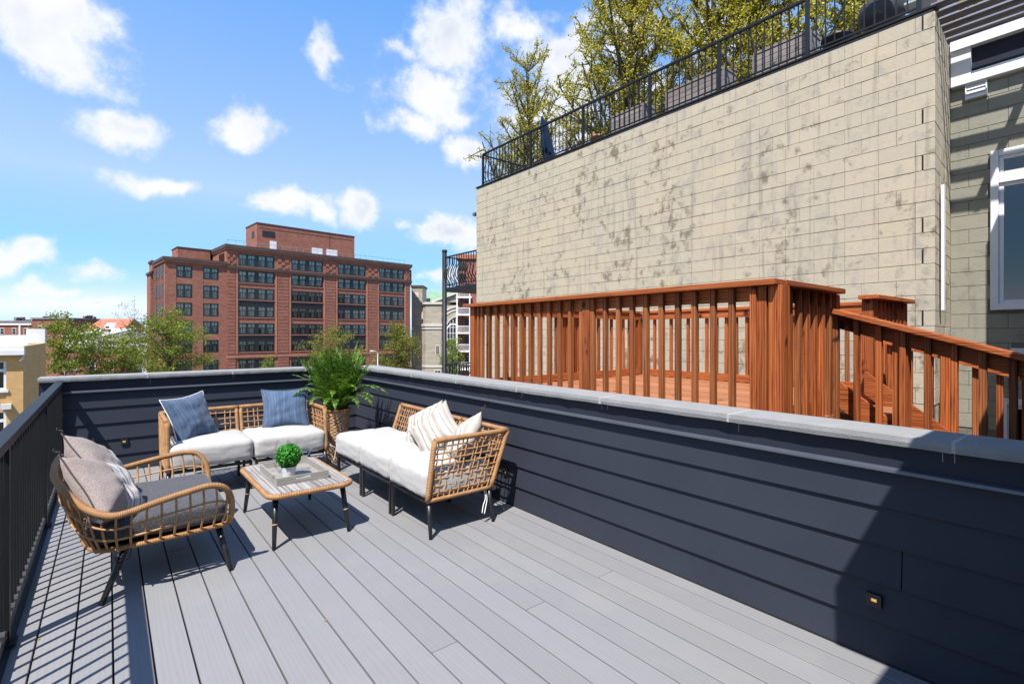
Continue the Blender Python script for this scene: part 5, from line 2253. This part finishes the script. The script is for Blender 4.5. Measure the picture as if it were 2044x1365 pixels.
# side wall of the wing and the volume farther back
b = MB()
b.box(-9.25, 0.31, GZ, -8.95, 14.3, 13.6)
b.build('side_wall', 'red_brick', ap)
for (x0, x1, y0, y1, z1) in ((-9.62, -9.26, 11.0, 14.6, 12.4), (-9.5, -9.27, 10.0, 13.0, 14.4)):
    b = MB()
    b.box(x0, y0, GZ if z1 < 14 else 12.9, x1, y1, z1)
    b.build('back_wing', 'red_brick', ap)
    b = MB()
    b.box(x0 - 0.2, y0 - 0.3, z1 + .001, x1, y1, z1 + 0.4)
    b.build('cornice', 'dark_cornice', ap)
for ya in (1.6, 4.2, 7.2):
    for (z0, z1) in wrows[:5]:
        b = MB()
        b.box(-9.30, ya, z0, -9.24, ya + 1.6, z1)
        b.build('side_window', 'window_black', ap)
for (a, c) in cols:
    for (z0, z1) in rows:
        put_window(ap, c - a, z1 - z0, 4, (a, 0.05, z0), mull=0.36, centre=0.34)
    for z0, z1 in ((6.73, 7.86), (0.35, 1.40)):
        b = MB()
        b.box(a, 0.10, z0 + .002, c, 0.30, z1 - .002)
        for q in range(5):
            xx = a + (c - a) * q / 4
            b.box(max(a, xx - 0.10), 0.05, z0 + .003, min(c, xx + 0.10), 0.099, z1 - .003)
        b.build('spandrel_panel', 'window_black', ap)
    # brick frame round the bay and sills
    for x_ in (a - 0.42, c + 0.12):
        b = MB()
        b.box(x_, -0.16, -2.2, x_ + 0.30, -0.001, 13.2)
        b.build('bay_frame', 'brick_trim', ap)
    for z0, z1 in rows:
        b = MB()
        b.box(a - 0.1, -0.08, z0 - 0.14, c + 0.1, 0.04, z0 - 0.002)
        b.build('sill', 'brick_trim', ap)
for (a, c) in wcols:
    for (z0, z1) in wrows:
        put_window(ap, c - a, z1 - z0, 2, (a, 0.05, z0), mull=0.26)
for (a, c) in ((0.05, 1.40), (8.75, 10.80), (18.20, 20.25), (27.70, 29.85), (37.20, 38.30)):
    b = MB()
    z = -9.8
    while z < 13.0:
        if not (-3.1 < z < -2.2):
            b.box(a, -0.14, z, c, -0.001, z + 0.56)
        z += 0.64
    b.build('rusticated_pier', 'red_brick', ap, kind='stuff')
    b = MB()
    for q in range(4):
        for k in range(3):
            w = (c - a) / 3
            if (q + k) % 2 == 0:
                b.box(a + w * k, -0.12, 14.1 + q * 0.62, a + w * (k + 1), -0.001, 14.1 + q * 0.62 + 0.58)
    b.build('diaper_panel', 'red_brick', ap, kind='stuff')
b = MB()
b.box(-0.02, -0.20, -2.85, 38.4, -0.001, -2.35)
b.build('stone_course', 'brick_trim', ap)
# roof structures
b = MB()
b.box(7.54, 8.0, 17.0, 28.53, 15.0, 23.85)
b.build('penthouse', 'red_brick', ap)
b = MB()
b.box(7.45, 7.9, 23.851, 28.62, 15.1, 24.05)
b.build('penthouse_coping', 'dark_cornice', ap)
for (x0, x1, z0, z1, mt) in ((8.58, 10.98, 21.40, 22.55, 'window_black'), (10.0, 11.3, 17.7, 20.6, 'white_paint'), (18.66, 21.0, 17.7, 20.25, 'white_paint'), (21.9, 24.4, 17.7, 20.3, 'white_paint')):
    b = MB()
    b.box(x0, 7.92, z0, x1, 7.999, z1)
    if mt == 'white_paint':
        b.box(x0 + (x1 - x0) * 0.5 - 0.03, 7.90, z0, x0 + (x1 - x0) * 0.5 + 0.03, 7.919, z1)
    b.build('louvre' if mt == 'window_black' else 'roof_door', mt, ap)
b = MB()
b.box(7.48, 9.6, 21.2, 7.539, 11.2, 22.5)
b.build('louvre', 'window_black', ap)
b = MB()
b.box(22.6, 7.95, 17.0, 22.68, 7.999, 23.8)
b.box(8.0, 7.96, 23.0, 28.0, 7.999, 23.06)
b.build('control_joint', 'dark_cornice', ap)
b = MB()
b.box(-5.8, 9.0, 14.0, -0.5, 14.0, 17.5)
b.build('stair_tower', 'red_brick', ap)
b = MB()
b.box(-5.9, 8.9, 17.501, -0.4, 14.1, 17.65)
b.build('stair_tower_coping', 'dark_cornice', ap)
b = MB()
for q in range(28):
    x = 0.5 + q * 1.38
    b.box(x - 0.02, 1.5, 17.65, x + 0.02, 1.54, 18.7)
b.box(0.4, 1.49, 18.7, 38.0, 1.55, 18.76)
b.build('roof_guard', 'galvanised', ap)
b = MB()
b.box(-0.05, 0.31, 14.5, -0.001, 6, 16.9)
b.build('side_wall', 'red_brick', ap)
b = MB()
b.box(-0.12, 1.3, 14.55, -0.051, 4.6, 16.2)
b.build('side_window', 'mirror_glass', ap)
b = MB()
b.box(38.34, 0.4, 13.0, 39.0, 1.2, 16.5)
b.build('corner_sign_box', 'window_black', ap)

# ---------------------------------------------------------------- stone church at the right of the brick block
def local_frame(name, label, cat, u, depth, turn=0.0):
    p = at(u, HZ_PX, depth)
    return thing(name, label, cat, (p.x, p.y, CAM_H), -YAW + turn)


cu = local_frame('stone_church', 'pale stone church with green roof and arched window', 'church', 885, 120)
m = 0.12
GL = GZ - CAM_H
b = MB()
b.box(-8.0, 2.0, GL, -5.4, 8.0, 11.4)
b.build('side_tower', 'church_stone', cu)
b = MB()
b.box(-8.2, 1.8, 11.401, -5.2, 8.2, 11.9)
b.build('tower_cap', 'dark_cornice', cu)
b = MB()
b.box(-7.2, 1.95, 9.0, -6.3, 2.02, 10.2)
b.build('tower_niche', 'church_trim', cu)
oct_ = [(-6.2, 3.0), (-4.4, 0.8), (-0.6, 0.8), (1.0, 3.0), (1.0, 8), (-6.2, 8)]
b = MB()
b.prism(oct_, GL, 7.2)
b.build('apse', 'church_stone', cu)


def grow(poly, k):
    cx = sum(p[0] for p in poly) / len(poly)
    cy = sum(p[1] for p in poly) / len(poly)
    return [(cx + (x - cx) * k, cy + (y - cy) * k) for x, y in poly]


for z0, z1, k in ((7.201, 7.75, 1.10), (1.9, 2.5, 1.10), (1.2, 1.899, 1.05), (-8.0, -7.5, 1.04)):
    b = MB()
    b.prism(grow(oct_, k), z0, z1)
    b.build('stone_cornice', 'church_trim', cu)


def arch_prism(b, cx, cz, r0, r1, y0, y1, n=14, a0=0.0, a1=math.pi, mat=0):
    for i in range(n):
        t0, t1 = a0 + (a1 - a0) * i / n, a0 + (a1 - a0) * (i + 1) / n
        P = lambda r, t, y: (cx + r * math.cos(t), y, cz + r * math.sin(t))
        b.hexa([P(r0, t1, y0), P(r0, t0, y0), P(r0, t0, y1), P(r0, t1, y1), P(r1, t1, y0), P(r1, t0, y0), P(r1, t0, y1), P(r1, t1, y1)], mat)


b = MB()
b.box(-5.6, 1.9, 3.6, -4.5, 2.3, 5.0)
arch_prism(b, -5.05, 5.0, 0.0, 0.55, 1.9, 2.3, 8)
b.build('arched_window', 'church_trim', cu)
for (x0, x1, z0, z1) in ((-2.0, -1.0, -5.0, -2.6), (-2.3, -0.6, -11.5, -8.6)):
    b = MB()
    b.box(x0, 0.70, z0, x1, 0.79, z1)
    b.build('window_frame', 'church_trim', cu)
    b = MB()
    b.box(x0 + 0.2, 0.66, z0 + 0.2, (x0 + x1) / 2 - .05, 0.699, z1 - 0.2)
    b.box((x0 + x1) / 2 + .05, 0.66, z0 + 0.2, x1 - 0.2, 0.699, z1 - 0.2)
    b.build('pane', 'window_black', cu)
# gabled front at the right
b = MB()
b.box(0.6, 1.2, GL, 9.0, 14, 7.0)
b.build('gable_front', 'church_stone', cu)
b = MB()
b.hexa([(-2.4, 1.6, 7.76), (9.0, 1.6, 7.76), (9.0, 14, 7.76), (-2.4, 14, 7.76), (6.6, 1.6, 11.0), (6.8, 1.6, 11.0), (6.8, 14, 11.0), (6.6, 14, 11.0)])
b.build('pediment', 'church_stone', cu)
b = MB()
b.bar((-2.9, 1.4, 7.9), (6.7, 1.4, 11.3), 0.9, 0.5)
b.build('raking_cornice', 'church_trim', cu)
b = MB()
b.hexa([(-5.9, 8.2, 8.0), (9.0, 8.2, 8.0), (9.0, 30, 8.0), (-5.9, 30, 8.0), (-5.6, 12, 11.3), (9.0, 14, 12.2), (9.0, 22, 12.2), (-5.6, 22, 11.3)])
b.build('green_roof', 'green_roof', cu)
b = MB()
for r0, r1, y in ((5.3, 5.7, 1.0), (4.5, 4.85, 1.05), (3.0, 3.3, 0.9)):
    arch_prism(b, 3.6, 1.2, r0, r1, y, 1.19, 18)
b.box(0.3, 0.9, -4.0, 0.6, 1.19, 1.2)
b.box(-0.4, 0.9, -4.9, 8, 1.19, -4.1)
b.build('arch_moulding', 'church_trim', cu)
b = MB()
arch_prism(b, 3.6, 1.2, 0.0, 3.0, 1.10, 1.195, 14)
b.box(0.61, 1.10, -4.0, 6.6, 1.195, 1.2)
b.build('arched_pane', 'window_black', cu)
b = MB()
for q in range(9):
    x = 0.7 + q * 0.72
    b.box(x, 1.02, -4.0, x + 0.12, 1.09, 1.2 + math.sqrt(max(0.1, 9 - (x - 3.6) ** 2)) - 0.3)
for z in (-2.6, -1.2, 0.2, 1.6):
    b.box(0.65, 1.03, z, 6.6, 1.085, z + 0.10)
arch_prism(b, 2.2, 0.9, 1.4, 1.7, 0.98, 1.09, 10)
b.build('glazing_bars', 'white_paint', cu)

# ---------------------------------------------------------------- brick flats with white balcony tower
bt = local_frame('balcony_flats', 'narrow brick building with stacked white framed balconies', 'building', 925, 80)
b = MB()
b.box(-1.0, 1.4, GL, 9.0, 12, 12.2)
b.build('brick_wall', 'red_brick_far', bt)
b = MB()
b.prism([(-1.3, 1.1), (9.3, 1.1), (9.3, 12.3), (-1.3, 12.3)], 12.201, 12.9)
b.build('roof', 'red_roof', bt)
for x in (-1.02, 1.02):
    b = MB()
    b.box(x - 0.09, -0.09, GL, x + 0.09, 0.09, 7.2)
    b.build('white_post', 'white_paint', bt)
for q, v in enumerate((593, 628, 664.5, 701, 737)):
    z = (HZ_PX - v) * 0.08
    b = MB()
    b.box(-1.2, -0.12, z - 0.14, 1.3, 1.39, z + 0.10)
    b.build('balcony_slab', 'white_paint', bt)
    b = MB()
    b.box(-1.0, -0.05, z + 1.02, 1.0, 0.02, z + 1.12)
    for k in range(15):
        x = -0.95 + k * 0.135
        b.box(x - 0.015, -0.03, z + 0.101, x + 0.015, 0.0, z + 1.02)
    b.build('balcony_guard', 'white_paint', bt)
    b = MB()
    b.box(0.1, 1.33, z + 0.11, 1.1, 1.395, z + 2.3)
    b.build('balcony_door', 'window_black', bt)
    b = MB()
    b.tube(bez([(-0.35, 1.0, z + 2.6), (-0.30, 0.9, z + 1.6), (-0.55, 0.95, z + 0.12)], 4), 0.16, 7)
    b.build('rolled_shade', 'bark', bt)
for z in (8.6, 10.4):
    b = MB()
    b.box(-0.9, 1.30, z, 0.3, 1.399, z + 1.2)
    b.build('upper_window', 'window_black', bt)

# ---------------------------------------------------------------- yellow brick house at the left
yb = thing('yellow_brick_house', 'yellow brick house with white roof edge at the far left', 'house', (-3.42, 36.0, 0))
wr = [(-1.35, 0.10), (-4.6, -2.45)]
wall_grid(-13.0, 0.0, GZ, 0.42, [(-9.2, -7.4), (-2.6, -0.62)], wr).build('front_wall', 'yellow_brick', yb)
b = MB()
b.box(-13.0, 0.6, GZ, -0.001, 12.0, 0.55)
b.box(-0.3, 0.301, GZ, 0.0, 12.0, 0.86)
b.build('side_wall', 'yellow_brick', yb)
b = MB()
b.box(-13.0, 0.31, 0.55, -0.31, 11.99, 0.72)
b.build('flat_roof', 'offwhite_roof', yb)
b = MB()
b.box(-13.0, 11.5, 0.72, 0.02, 12.05, 1.42)
b.box(-0.9, 11.0, 0.865, 0.03, 12.06, 1.84)
b.build('back_parapet', 'offwhite_roof', yb)
b = MB()
b.box(-13.2, -0.28, 0.42, 0.06, 0.30, 0.66)
b.build('white_eave', 'white_paint', yb)
b = MB()
b.box(-13.2, -0.10, 0.661, 0.04, 0.45, 0.86)
b.build('roof_edge', 'offwhite_roof', yb)
b = MB()
b.tube([(0.02, 0.0, 0.40), (-0.03, -0.12, 0.20), (-0.10, -0.16, 0.10)], 0.05, 6)
b.build('gutter_bend', 'offwhite_roof', yb)
for (z0, z1) in wr:
    for (a, c) in ((-9.2, -7.4), (-2.6, -0.62)):
        b = MB()
        f = 0.10
        b.box(a, 0.05, z0, a + f, 0.22, z1)
        b.box(c - f, 0.05, z0, c, 0.22, z1)
        b.box(a + f, 0.05, z0, c - f, 0.22, z0 + f)
        b.box(a + f, 0.05, z1 - 0.04, c - f, 0.22, z1)
        zt_ = z1 - 0.46
        b.box(a + f, 0.05, zt_ - 0.07, c - f, 0.22, zt_ + 0.07)
        b.box((a + c) / 2 - 0.06, 0.052, z0 + f, (a + c) / 2 + 0.06, 0.218, zt_ - 0.07)
        w = b.build('window', 'white_paint', yb)
        b = MB()
        b.box(a + f, 0.14, z0 + f, c - f, 0.15, z1 - 0.04)
        b.build('pane', 'mirror_glass', w)
        b = MB()
        b.box(a + f, 0.26, z0 + f, c - f, 0.29, z1 - 0.1)
        b.build('blind', 'unit_grey', w)
        b = MB()
        b.box(a - 0.08, -0.07, z0 - 0.12, c + 0.08, 0.05, z0 - 0.002)
        b.build('sill', 'white_paint', yb)
b = MB()
b.box(-0.80, -0.22, -2.32, -0.42, -0.001, -2.06)
b.build('wall_lamp', 'offwhite_roof', yb)
t = thing('roof_unit', 'grey air conditioning unit on the yellow house roof', 'air conditioner', (-5.25, 38.5, 0.72))
b = MB()
b.box(-0.42, -0.42, 0, 0.42, 0.42, 0.66)
add_bevel(b.build('casing', 'unit_grey', t), 0.05, 2)
b = MB()
b.lathe([(0.0, 0.67), (0.34, 0.665), (0.36, 0.70), (0.05, 0.74), (0.0, 0.74)], (0, 0, 0), 16)
b.build('fan_cover', 'rail_black', t)
for q in range(6):
    b = MB()
    b.box(-0.38, -0.445, 0.08 + q * 0.09, 0.38, -0.421, 0.13 + q * 0.09)
    b.build('louvre', 'slate_roof', t)
t = MB()
t.lathe([(0.14, 0), (0.14, 1.25), (0.18, 1.26), (0.18, 1.42), (0.0, 1.44)], (-6.6, 47.2, 0.7), 12)
t.build('roof_vent', 'unit_grey', label='grey vent pipe standing at the back of the yellow house roof', category='vent')


# ---------------------------------------------------------------- far rows of houses
def far_house(label, u0, u1, vtop, depth, deep, wall, roof, kind='flat', rows_=1, extra=0, seed=0, trim=None):
    p = at((u0 + u1) / 2, HZ_PX, depth)
    k = depth / F_PX
    t = thing('row_house', label, 'house', (p.x, p.y, CAM_H), -YAW, 'far town houses')
    w = (u1 - u0) * k
    h = (HZ_PX - vtop) * k
    r = random.Random(seed)
    b = MB()
    b.box(-w / 2, 0, GL, w / 2, deep, h)
    b.build('wall', wall, t)
    if kind == 'flat':
        b = MB()
        b.box(-w / 2 - 0.2, -0.3, h + .001, w / 2 + 0.2, deep, h + 0.45)
        b.build('roof', roof, t)
    elif kind == 'gable':
        b = MB()
        b.hexa([(-w / 2 - 0.4, -0.5, h + .001), (w / 2 + 0.4, -0.5, h + .001), (w / 2 + 0.4, deep, h + .001), (-w / 2 - 0.4, deep, h + .001),
                (-w / 2 + 0.3, deep / 2 - 0.1, h + 3.2), (w / 2 - 0.3, deep / 2 - 0.1, h + 3.2), (w / 2 - 0.3, deep / 2 + 0.1, h + 3.2), (-w / 2 + 0.3, deep / 2 + 0.1, h + 3.2)])
        b.build('roof', roof, t)
    elif kind == 'shed':
        b = MB()
        b.hexa([(-w / 2 - 0.3, -0.4, h + .001), (w / 2 + 0.3, -0.4, h + .001), (w / 2 + 0.3, deep, h + .001), (-w / 2 - 0.3, deep, h + .001),
                (-w / 2 - 0.3, -0.3, h + 0.2), (w / 2 + 0.3, -0.3, h + 0.2), (w / 2 + 0.3, deep, h + 2.0), (-w / 2 - 0.3, deep, h + 2.0)])
        b.build('roof', roof, t)
    if trim:
        b = MB()
        b.box(-w / 2 - 0.1, -0.35, h - 0.9, w / 2 + 0.1, -0.001, h - 0.3)
        b.build('white_cornice', trim, t)
        for x in (-w / 4, w / 4):
            b = MB()
            b.box(x - 0.25, -0.25, h - 9, x + 0.25, -0.002, h - 0.91)
            b.build('downpipe', trim, t)
    nw = max(1, int(w / 3.2))
    for rr_i in range(rows_):
        for q in range(nw):
            x = -w / 2 + w * (q + 0.5) / nw
            z = h - 3.6 - rr_i * 3.3
            b = MB()
            b.box(x - 0.6, -0.12, z, x + 0.6, -0.003, z + 1.8)
            f = b.build('window', 'white_paint', t)
            b = MB()
            b.box(x - 0.48, -0.16, z + 0.12, x + 0.48, -0.121, z + 0.85)
            b.box(x - 0.48, -0.16, z + 0.97, x + 0.48, -0.121, z + 1.68)
            b.build('pane', 'window_black', f)
    for q in range(extra):
        x = r.uniform(-w / 2, w / 2)
        y = r.uniform(0.5, deep * 0.6)
        hh = r.uniform(0.5, 1.5)
        b = MB()
        b.box(x - r.uniform(.3, .9), y, h + 0.4, x + r.uniform(.3, .9), y + 0.9, h + 0.45 + hh)
        b.build('chimney' if q % 2 else 'roof_unit', r.choice(['window_black', 'slate_roof', 'red_brick_far']), t)
    return t


far_house('far red brick row with white cornice behind the yellow house', -30, 64, 643, 150, 14, 'red_brick_far', 'slate_roof', rows_=2, extra=9, seed=1, trim='offwhite_roof')
far_house('far dark brick block right of the white corniced row', 64, 131, 637, 142, 16, 'red_brick_far', 'slate_roof', rows_=1, extra=5, seed=2)
far_house('low brown brick house with flat roof left of the red tiled roof', 131, 182, 655, 165, 12, 'red_brick_far', 'dark_cornice', rows_=1, extra=2, seed=3)
hs = far_house('house with orange tiled roof and small white dormer', 172, 245, 660, 130, 9, 'red_brick_far', 'red_roof', 'gable', 1, 0, 4)
b = MB()
b.hexa([(-0.6, -0.3, 0.9), (2.6, -0.3, 0.9), (2.6, 4, 0.9), (-0.6, 4, 0.9), (0.95, -0.3, 3.0), (1.05, -0.3, 3.0), (1.05, 4, 3.0), (0.95, 4, 3.0)])
b.build('dormer', 'white_paint', hs)
b = MB()
b.box(0.5, -0.36, 1.2, 1.5, -0.301, 2.0)
b.build('dormer_window', 'window_black', hs)
far_house('pale flat roofed house in front of the orange tiled roof', 128, 205, 672, 112, 10, 'offwhite_roof', 'grey_roof', 'shed', 1, 2, 5)
far_house('grey slate roofed house beside the pale flat roofed house', 196, 262, 681, 104, 8, 'unit_grey', 'slate_roof', 'shed', 1, 1, 6)
far_house('low red brick house between the street trees', 130, 240, 700, 92, 8, 'red_brick_far', 'slate_roof', 'flat', 1, 1, 7)
far_house('white rendered house behind the big left tree', 262, 300, 690, 96, 8, 'offwhite_roof', 'grey_roof', 'flat', 1, 0, 8)
far_house('far brick house glimpsed beside the apartment block', 236, 292, 657, 190, 12, 'red_brick_far', 'slate_roof', 'flat', 1, 3, 9)


# ---------------------------------------------------------------- trees
def tree(name, label, base, top_z, crown_lo, rx, ry, seed, n_limbs=14, twigs=7, per=26, leaf=0.16, mat='maple_leaf', sig=0.45, flat=0.5, trunk_r=0.16,
         straight=False, group=None, lean=(0, 0), bare=0.0, tight=None):
    t = thing(name, label, 'tree', base, 0, group)
    r = random.Random(seed)
    H = top_z - base[2]
    lo = crown_lo - base[2]
    wood_b = MB()
    pts = []
    for k in range(9):
        f = k / 8
        pts.append(Vector((lean[0] * f + r.uniform(-.12, .12) * (0 < k), lean[1] * f + r.uniform(-.12, .12) * (0 < k), H * (0.96 if straight else 0.80) * f)))
    tp_ = bez(pts, 3)
    wood_b.tube(tp_, [trunk_r * (1 - 0.88 * i / (len(tp_) - 1)) for i in range(len(tp_))], 8)
    trunk = wood_b.build('trunk', 'bark', t)
    lb = MB()
    C, Nn_ = [], []
    def add_leaves(p, n, s):
        for _ in range(n):
            C.append((p.x + r.gauss(0, s), p.y + r.gauss(0, s), p.z + r.gauss(0, s * flat)))
    for i in range(n_limbs):
        f = (i + 0.5) / n_limbs
        z0 = lo * 0.85 + (H * 0.78 - lo * 0.85) * (f ** 0.9)
        if straight:
            z0 = lo * 0.92 + (H * 0.94 - lo * 0.92) * f
        idx = min(len(tp_) - 1, int(z0 / (H * (0.96 if straight else 0.80)) * (len(tp_) - 1)))
        s = tp_[idx]
        az = i * 2.4 + r.uniform(-.5, .5)
        if straight:
            reach = (1.0 - 0.70 * f) * r.uniform(0.7, 1.1)
            end = s + Vector((math.cos(az) * rx * reach, math.sin(az) * ry * reach, (0.9 + 0.8 * r.random()) * rx * reach))
            mid = s.lerp(end, 0.5) + Vector((0, 0, -0.10 * rx * reach))
        else:
            zt_ = lo + (H - lo) * min(1, max(0.05, f + r.uniform(-.12, .2)))
            q = (zt_ - lo) / (H - lo)
            wdt = math.sqrt(max(0.05, 1 - (2 * q - 0.85) ** 2 * 0.75)) * r.uniform(0.65, 1.05)
            end = Vector((lean[0] + math.cos(az) * rx * wdt, lean[1] + math.sin(az) * ry * wdt, zt_))
            mid = s.lerp(end, 0.5) + Vector((0, 0, 0.12 * H * r.uniform(0, 0.5)))
        lp = bez([s, mid, end], 6)
        L = (end - s).length
        r0 = max(0.025, trunk_r * 0.42 * (1 - 0.6 * f))
        lb.tube(lp, [r0 * (1 - 0.8 * k / (len(lp) - 1)) for k in range(len(lp))], 5, caps=False)
        for k in range(twigs):
            g_ = 0.25 + 0.75 * (k + r.random()) / twigs
            p = lp[min(len(lp) - 1, int(g_ * (len(lp) - 1)))]
            tl = L * r.uniform(0.22, 0.42) * (1.15 - 0.5 * g_)
            dv = Vector((r.gauss(0, 1), r.gauss(0, 1), r.gauss(0.95 if straight else 0.15, 0.6)))
            dv.normalize()
            e = p + dv * tl
            tw = [p, p.lerp(e, .5) + Vector((r.gauss(0, .04), r.gauss(0, .04), r.gauss(0.03, .04))) * tl, e]
            lb.tube(tw, [r0 * 0.30, r0 * 0.2, r0 * 0.1], 4, caps=False)
            if r.random() < bare:
                continue
            if tight:
                nseg = max(2, int(tl / 0.09))
                for q in range(nseg):
                    pp = tw[0].lerp(tw[2], (q + r.random()) / nseg)
                    add_leaves(pp, per, tight)
                # short side shoots
                for q in range(3):
                    pp = tw[0].lerp(tw[2], r.uniform(.2, 1))
                    d2 = Vector((r.gauss(0, 1), r.gauss(0, 1), r.gauss(0.5, .7))).normalized() * tl * 0.4
                    lb.tube([pp, pp + d2], [r0 * .14, r0 * .07], 3, caps=False)
                    for w in range(max(2, int(tl * 0.4 / 0.09))):
                        add_leaves(pp + d2 * r.random(), per, tight)
            else:
                add_leaves(e, per, sig)
                add_leaves(tw[1], per // 2, sig * 0.8)
        if not tight:
            add_leaves(end, per, sig)
        else:
            for q in range(int(L / 0.10)):
                add_leaves(lp[min(len(lp) - 1, int((0.2 + 0.8 * r.random()) * (len(lp) - 1)))], per, tight)
    if straight:
        for q in range(30):
            add_leaves(tp_[-1 - r.randrange(4)], per, tight or sig)
    lb.build('limbs', 'bark', t)
    C = np.array(C)
    rs2 = np.random.RandomState(seed)
    nrm_ = rs2.normal(size=C.shape) + np.array([0, 0, 0.7])
    leaf_cloud('crown', C, nrm_, leaf, mat, t, seed, 0.7, kind=None) if False else None
    o = leaf_cloud('crown', C, nrm_, leaf, mat, t, seed, 0.7)
    del o['kind']
    return t


GK = 'ginkgo trees showing above the roof railing'
tree('ginkgo_tree', 'sparse budding ginkgo tree behind the blue umbrella, leftmost above the railing', (16.0, 18.3, GZ), 16.3, 6.4, 3.0, 3.2, 21, 50, 13, 3, 0.068, 'ginkgo_leaf', 0.1, 1.0, 0.26, True, GK, (0.1, 0.5), 0.12, 0.05)
tree('ginkgo_tree', 'dense yellow green ginkgo tree over the farthest left planter', (16.0, 12.1, GZ), 19.5, 4.2, 3.9, 3.6, 33, 66, 13, 4, 0.078, 'ginkgo_leaf', 0.1, 1.0, 0.32, True, GK, (-0.2, 0.3), 0.05, 0.06)
tree('ginkgo_tree', 'yellow green ginkgo tree with dark trunk above the long middle planter', (16.2, 9.0, GZ), 19.5, 4.2, 3.2, 3.2, 47, 60, 13, 4, 0.078, 'ginkgo_leaf', 0.1, 1.0, 0.30, True, GK, (0.3, 0.2), 0.05, 0.06)
tree('ginkgo_tree', 'yellow green ginkgo tree above the planter nearest the black pots', (16.0, 6.9, GZ), 19.5, 4.2, 2.9, 2.9, 59, 56, 13, 4, 0.078, 'ginkgo_leaf', 0.1, 1.0, 0.30, True, GK, (0.1, 0.4), 0.05, 0.06)
tree('ginkgo_tree', 'yellow green ginkgo tree behind the round grill, rightmost above the railing', (16.2, 4.5, GZ), 19.0, 4.2, 2.8, 2.8, 71, 52, 13, 4, 0.078, 'ginkgo_leaf', 0.1, 1.0, 0.20, True, GK, (0.1, 0.2), 0.05, 0.06)

ST = 'street trees beyond the back parapet'


def street_tree(label, u, depth, vtop, vlo, wpx, seed, **kw):
    p = at(u, HZ_PX, depth)
    k = depth / F_PX
    return tree(kw.pop('name', 'street_tree'), label, (p.x, p.y, GZ), CAM_H + (HZ_PX - vtop) * k, CAM_H + (HZ_PX - vlo) * k, wpx * k / 2, wpx * k / 2, seed, group=ST, **kw)


street_tree('bright green street tree right behind the yellow house corner', 128, 56, 628, 740, 105, 3, n_limbs=20, twigs=6, per=26, leaf=0.21, sig=0.36, flat=0.45)
street_tree('bright green street tree midway between yellow house and brick block', 182, 60, 648, 745, 100, 8, n_limbs=18, twigs=6, per=24, leaf=0.21, sig=0.38, flat=0.45)
street_tree('wide green street tree in front of the brick wing', 338, 62, 622, 745, 165, 13, n_limbs=30, twigs=8, per=28, leaf=0.21, sig=0.40, flat=0.42, trunk_r=0.26)
street_tree('thin nearly bare tree left of the brick wing', 268, 70, 598, 735, 90, 17, n_limbs=24, twigs=9, per=4, leaf=0.17, sig=0.30, flat=0.8, bare=0.3)
street_tree('green street tree left of the wide one, against the roofs', 248, 64, 668, 748, 90, 19, n_limbs=18, twigs=6, per=24, leaf=0.20, sig=0.36, flat=0.45)
street_tree('light green tree behind the fern', 664, 72, 652, 742, 130, 23, n_limbs=22, twigs=7, per=28, leaf=0.20, sig=0.40, flat=0.45, mat='locust_leaf')
street_tree('upright olive green tree at the right end of the brick block', 796, 78, 652, 752, 92, 29, n_limbs=34, twigs=8, per=30, leaf=0.19, sig=0.38, flat=0.8, mat='locust_leaf')
street_tree('little green treetop just above the back coping', 536, 66, 713, 745, 22, 31, n_limbs=10, twigs=5, per=16, leaf=0.15, sig=0.16, flat=0.9)
street_tree('green tree between the balcony post and the white balcony tower', 903, 62, 676, 745, 44, 37, n_limbs=16, twigs=6, per=26, leaf=0.16, sig=0.25, flat=0.8)

# street lamp
p = at(754, HZ_PX, 60)
sl = thing('street_lamp', 'slim grey street lamp in front of the olive tree', 'street lamp', (p.x, p.y, GZ), -YAW)
top_ = CAM_H - (705 - HZ_PX) * 0.06 - GZ
b = MB()
b.tube([(0, 0, 0), (0, 0, top_)], [0.10, 0.06], 10)
b.build('pole', 'galvanised', sl)
b = MB()
b.tube(bez([(0, 0, top_ - .1), (-0.12, 0, top_ + 0.18), (-0.55, 0, top_ + 0.28)], 4), 0.035, 8)
b.build('arm', 'galvanised', sl)
b = MB()
b.hexa([(-0.95, -0.12, top_ + .22), (-0.5, -0.10, top_ + .24), (-0.5, 0.10, top_ + .24), (-0.95, 0.12, top_ + .22), (-0.9, -0.08, top_ + .36), (-0.5, -0.06, top_ + .34), (-0.5, 0.06, top_ + .34), (-0.9, 0.08, top_ + .36)])
b.build('lamp_head', 'galvanised', sl)
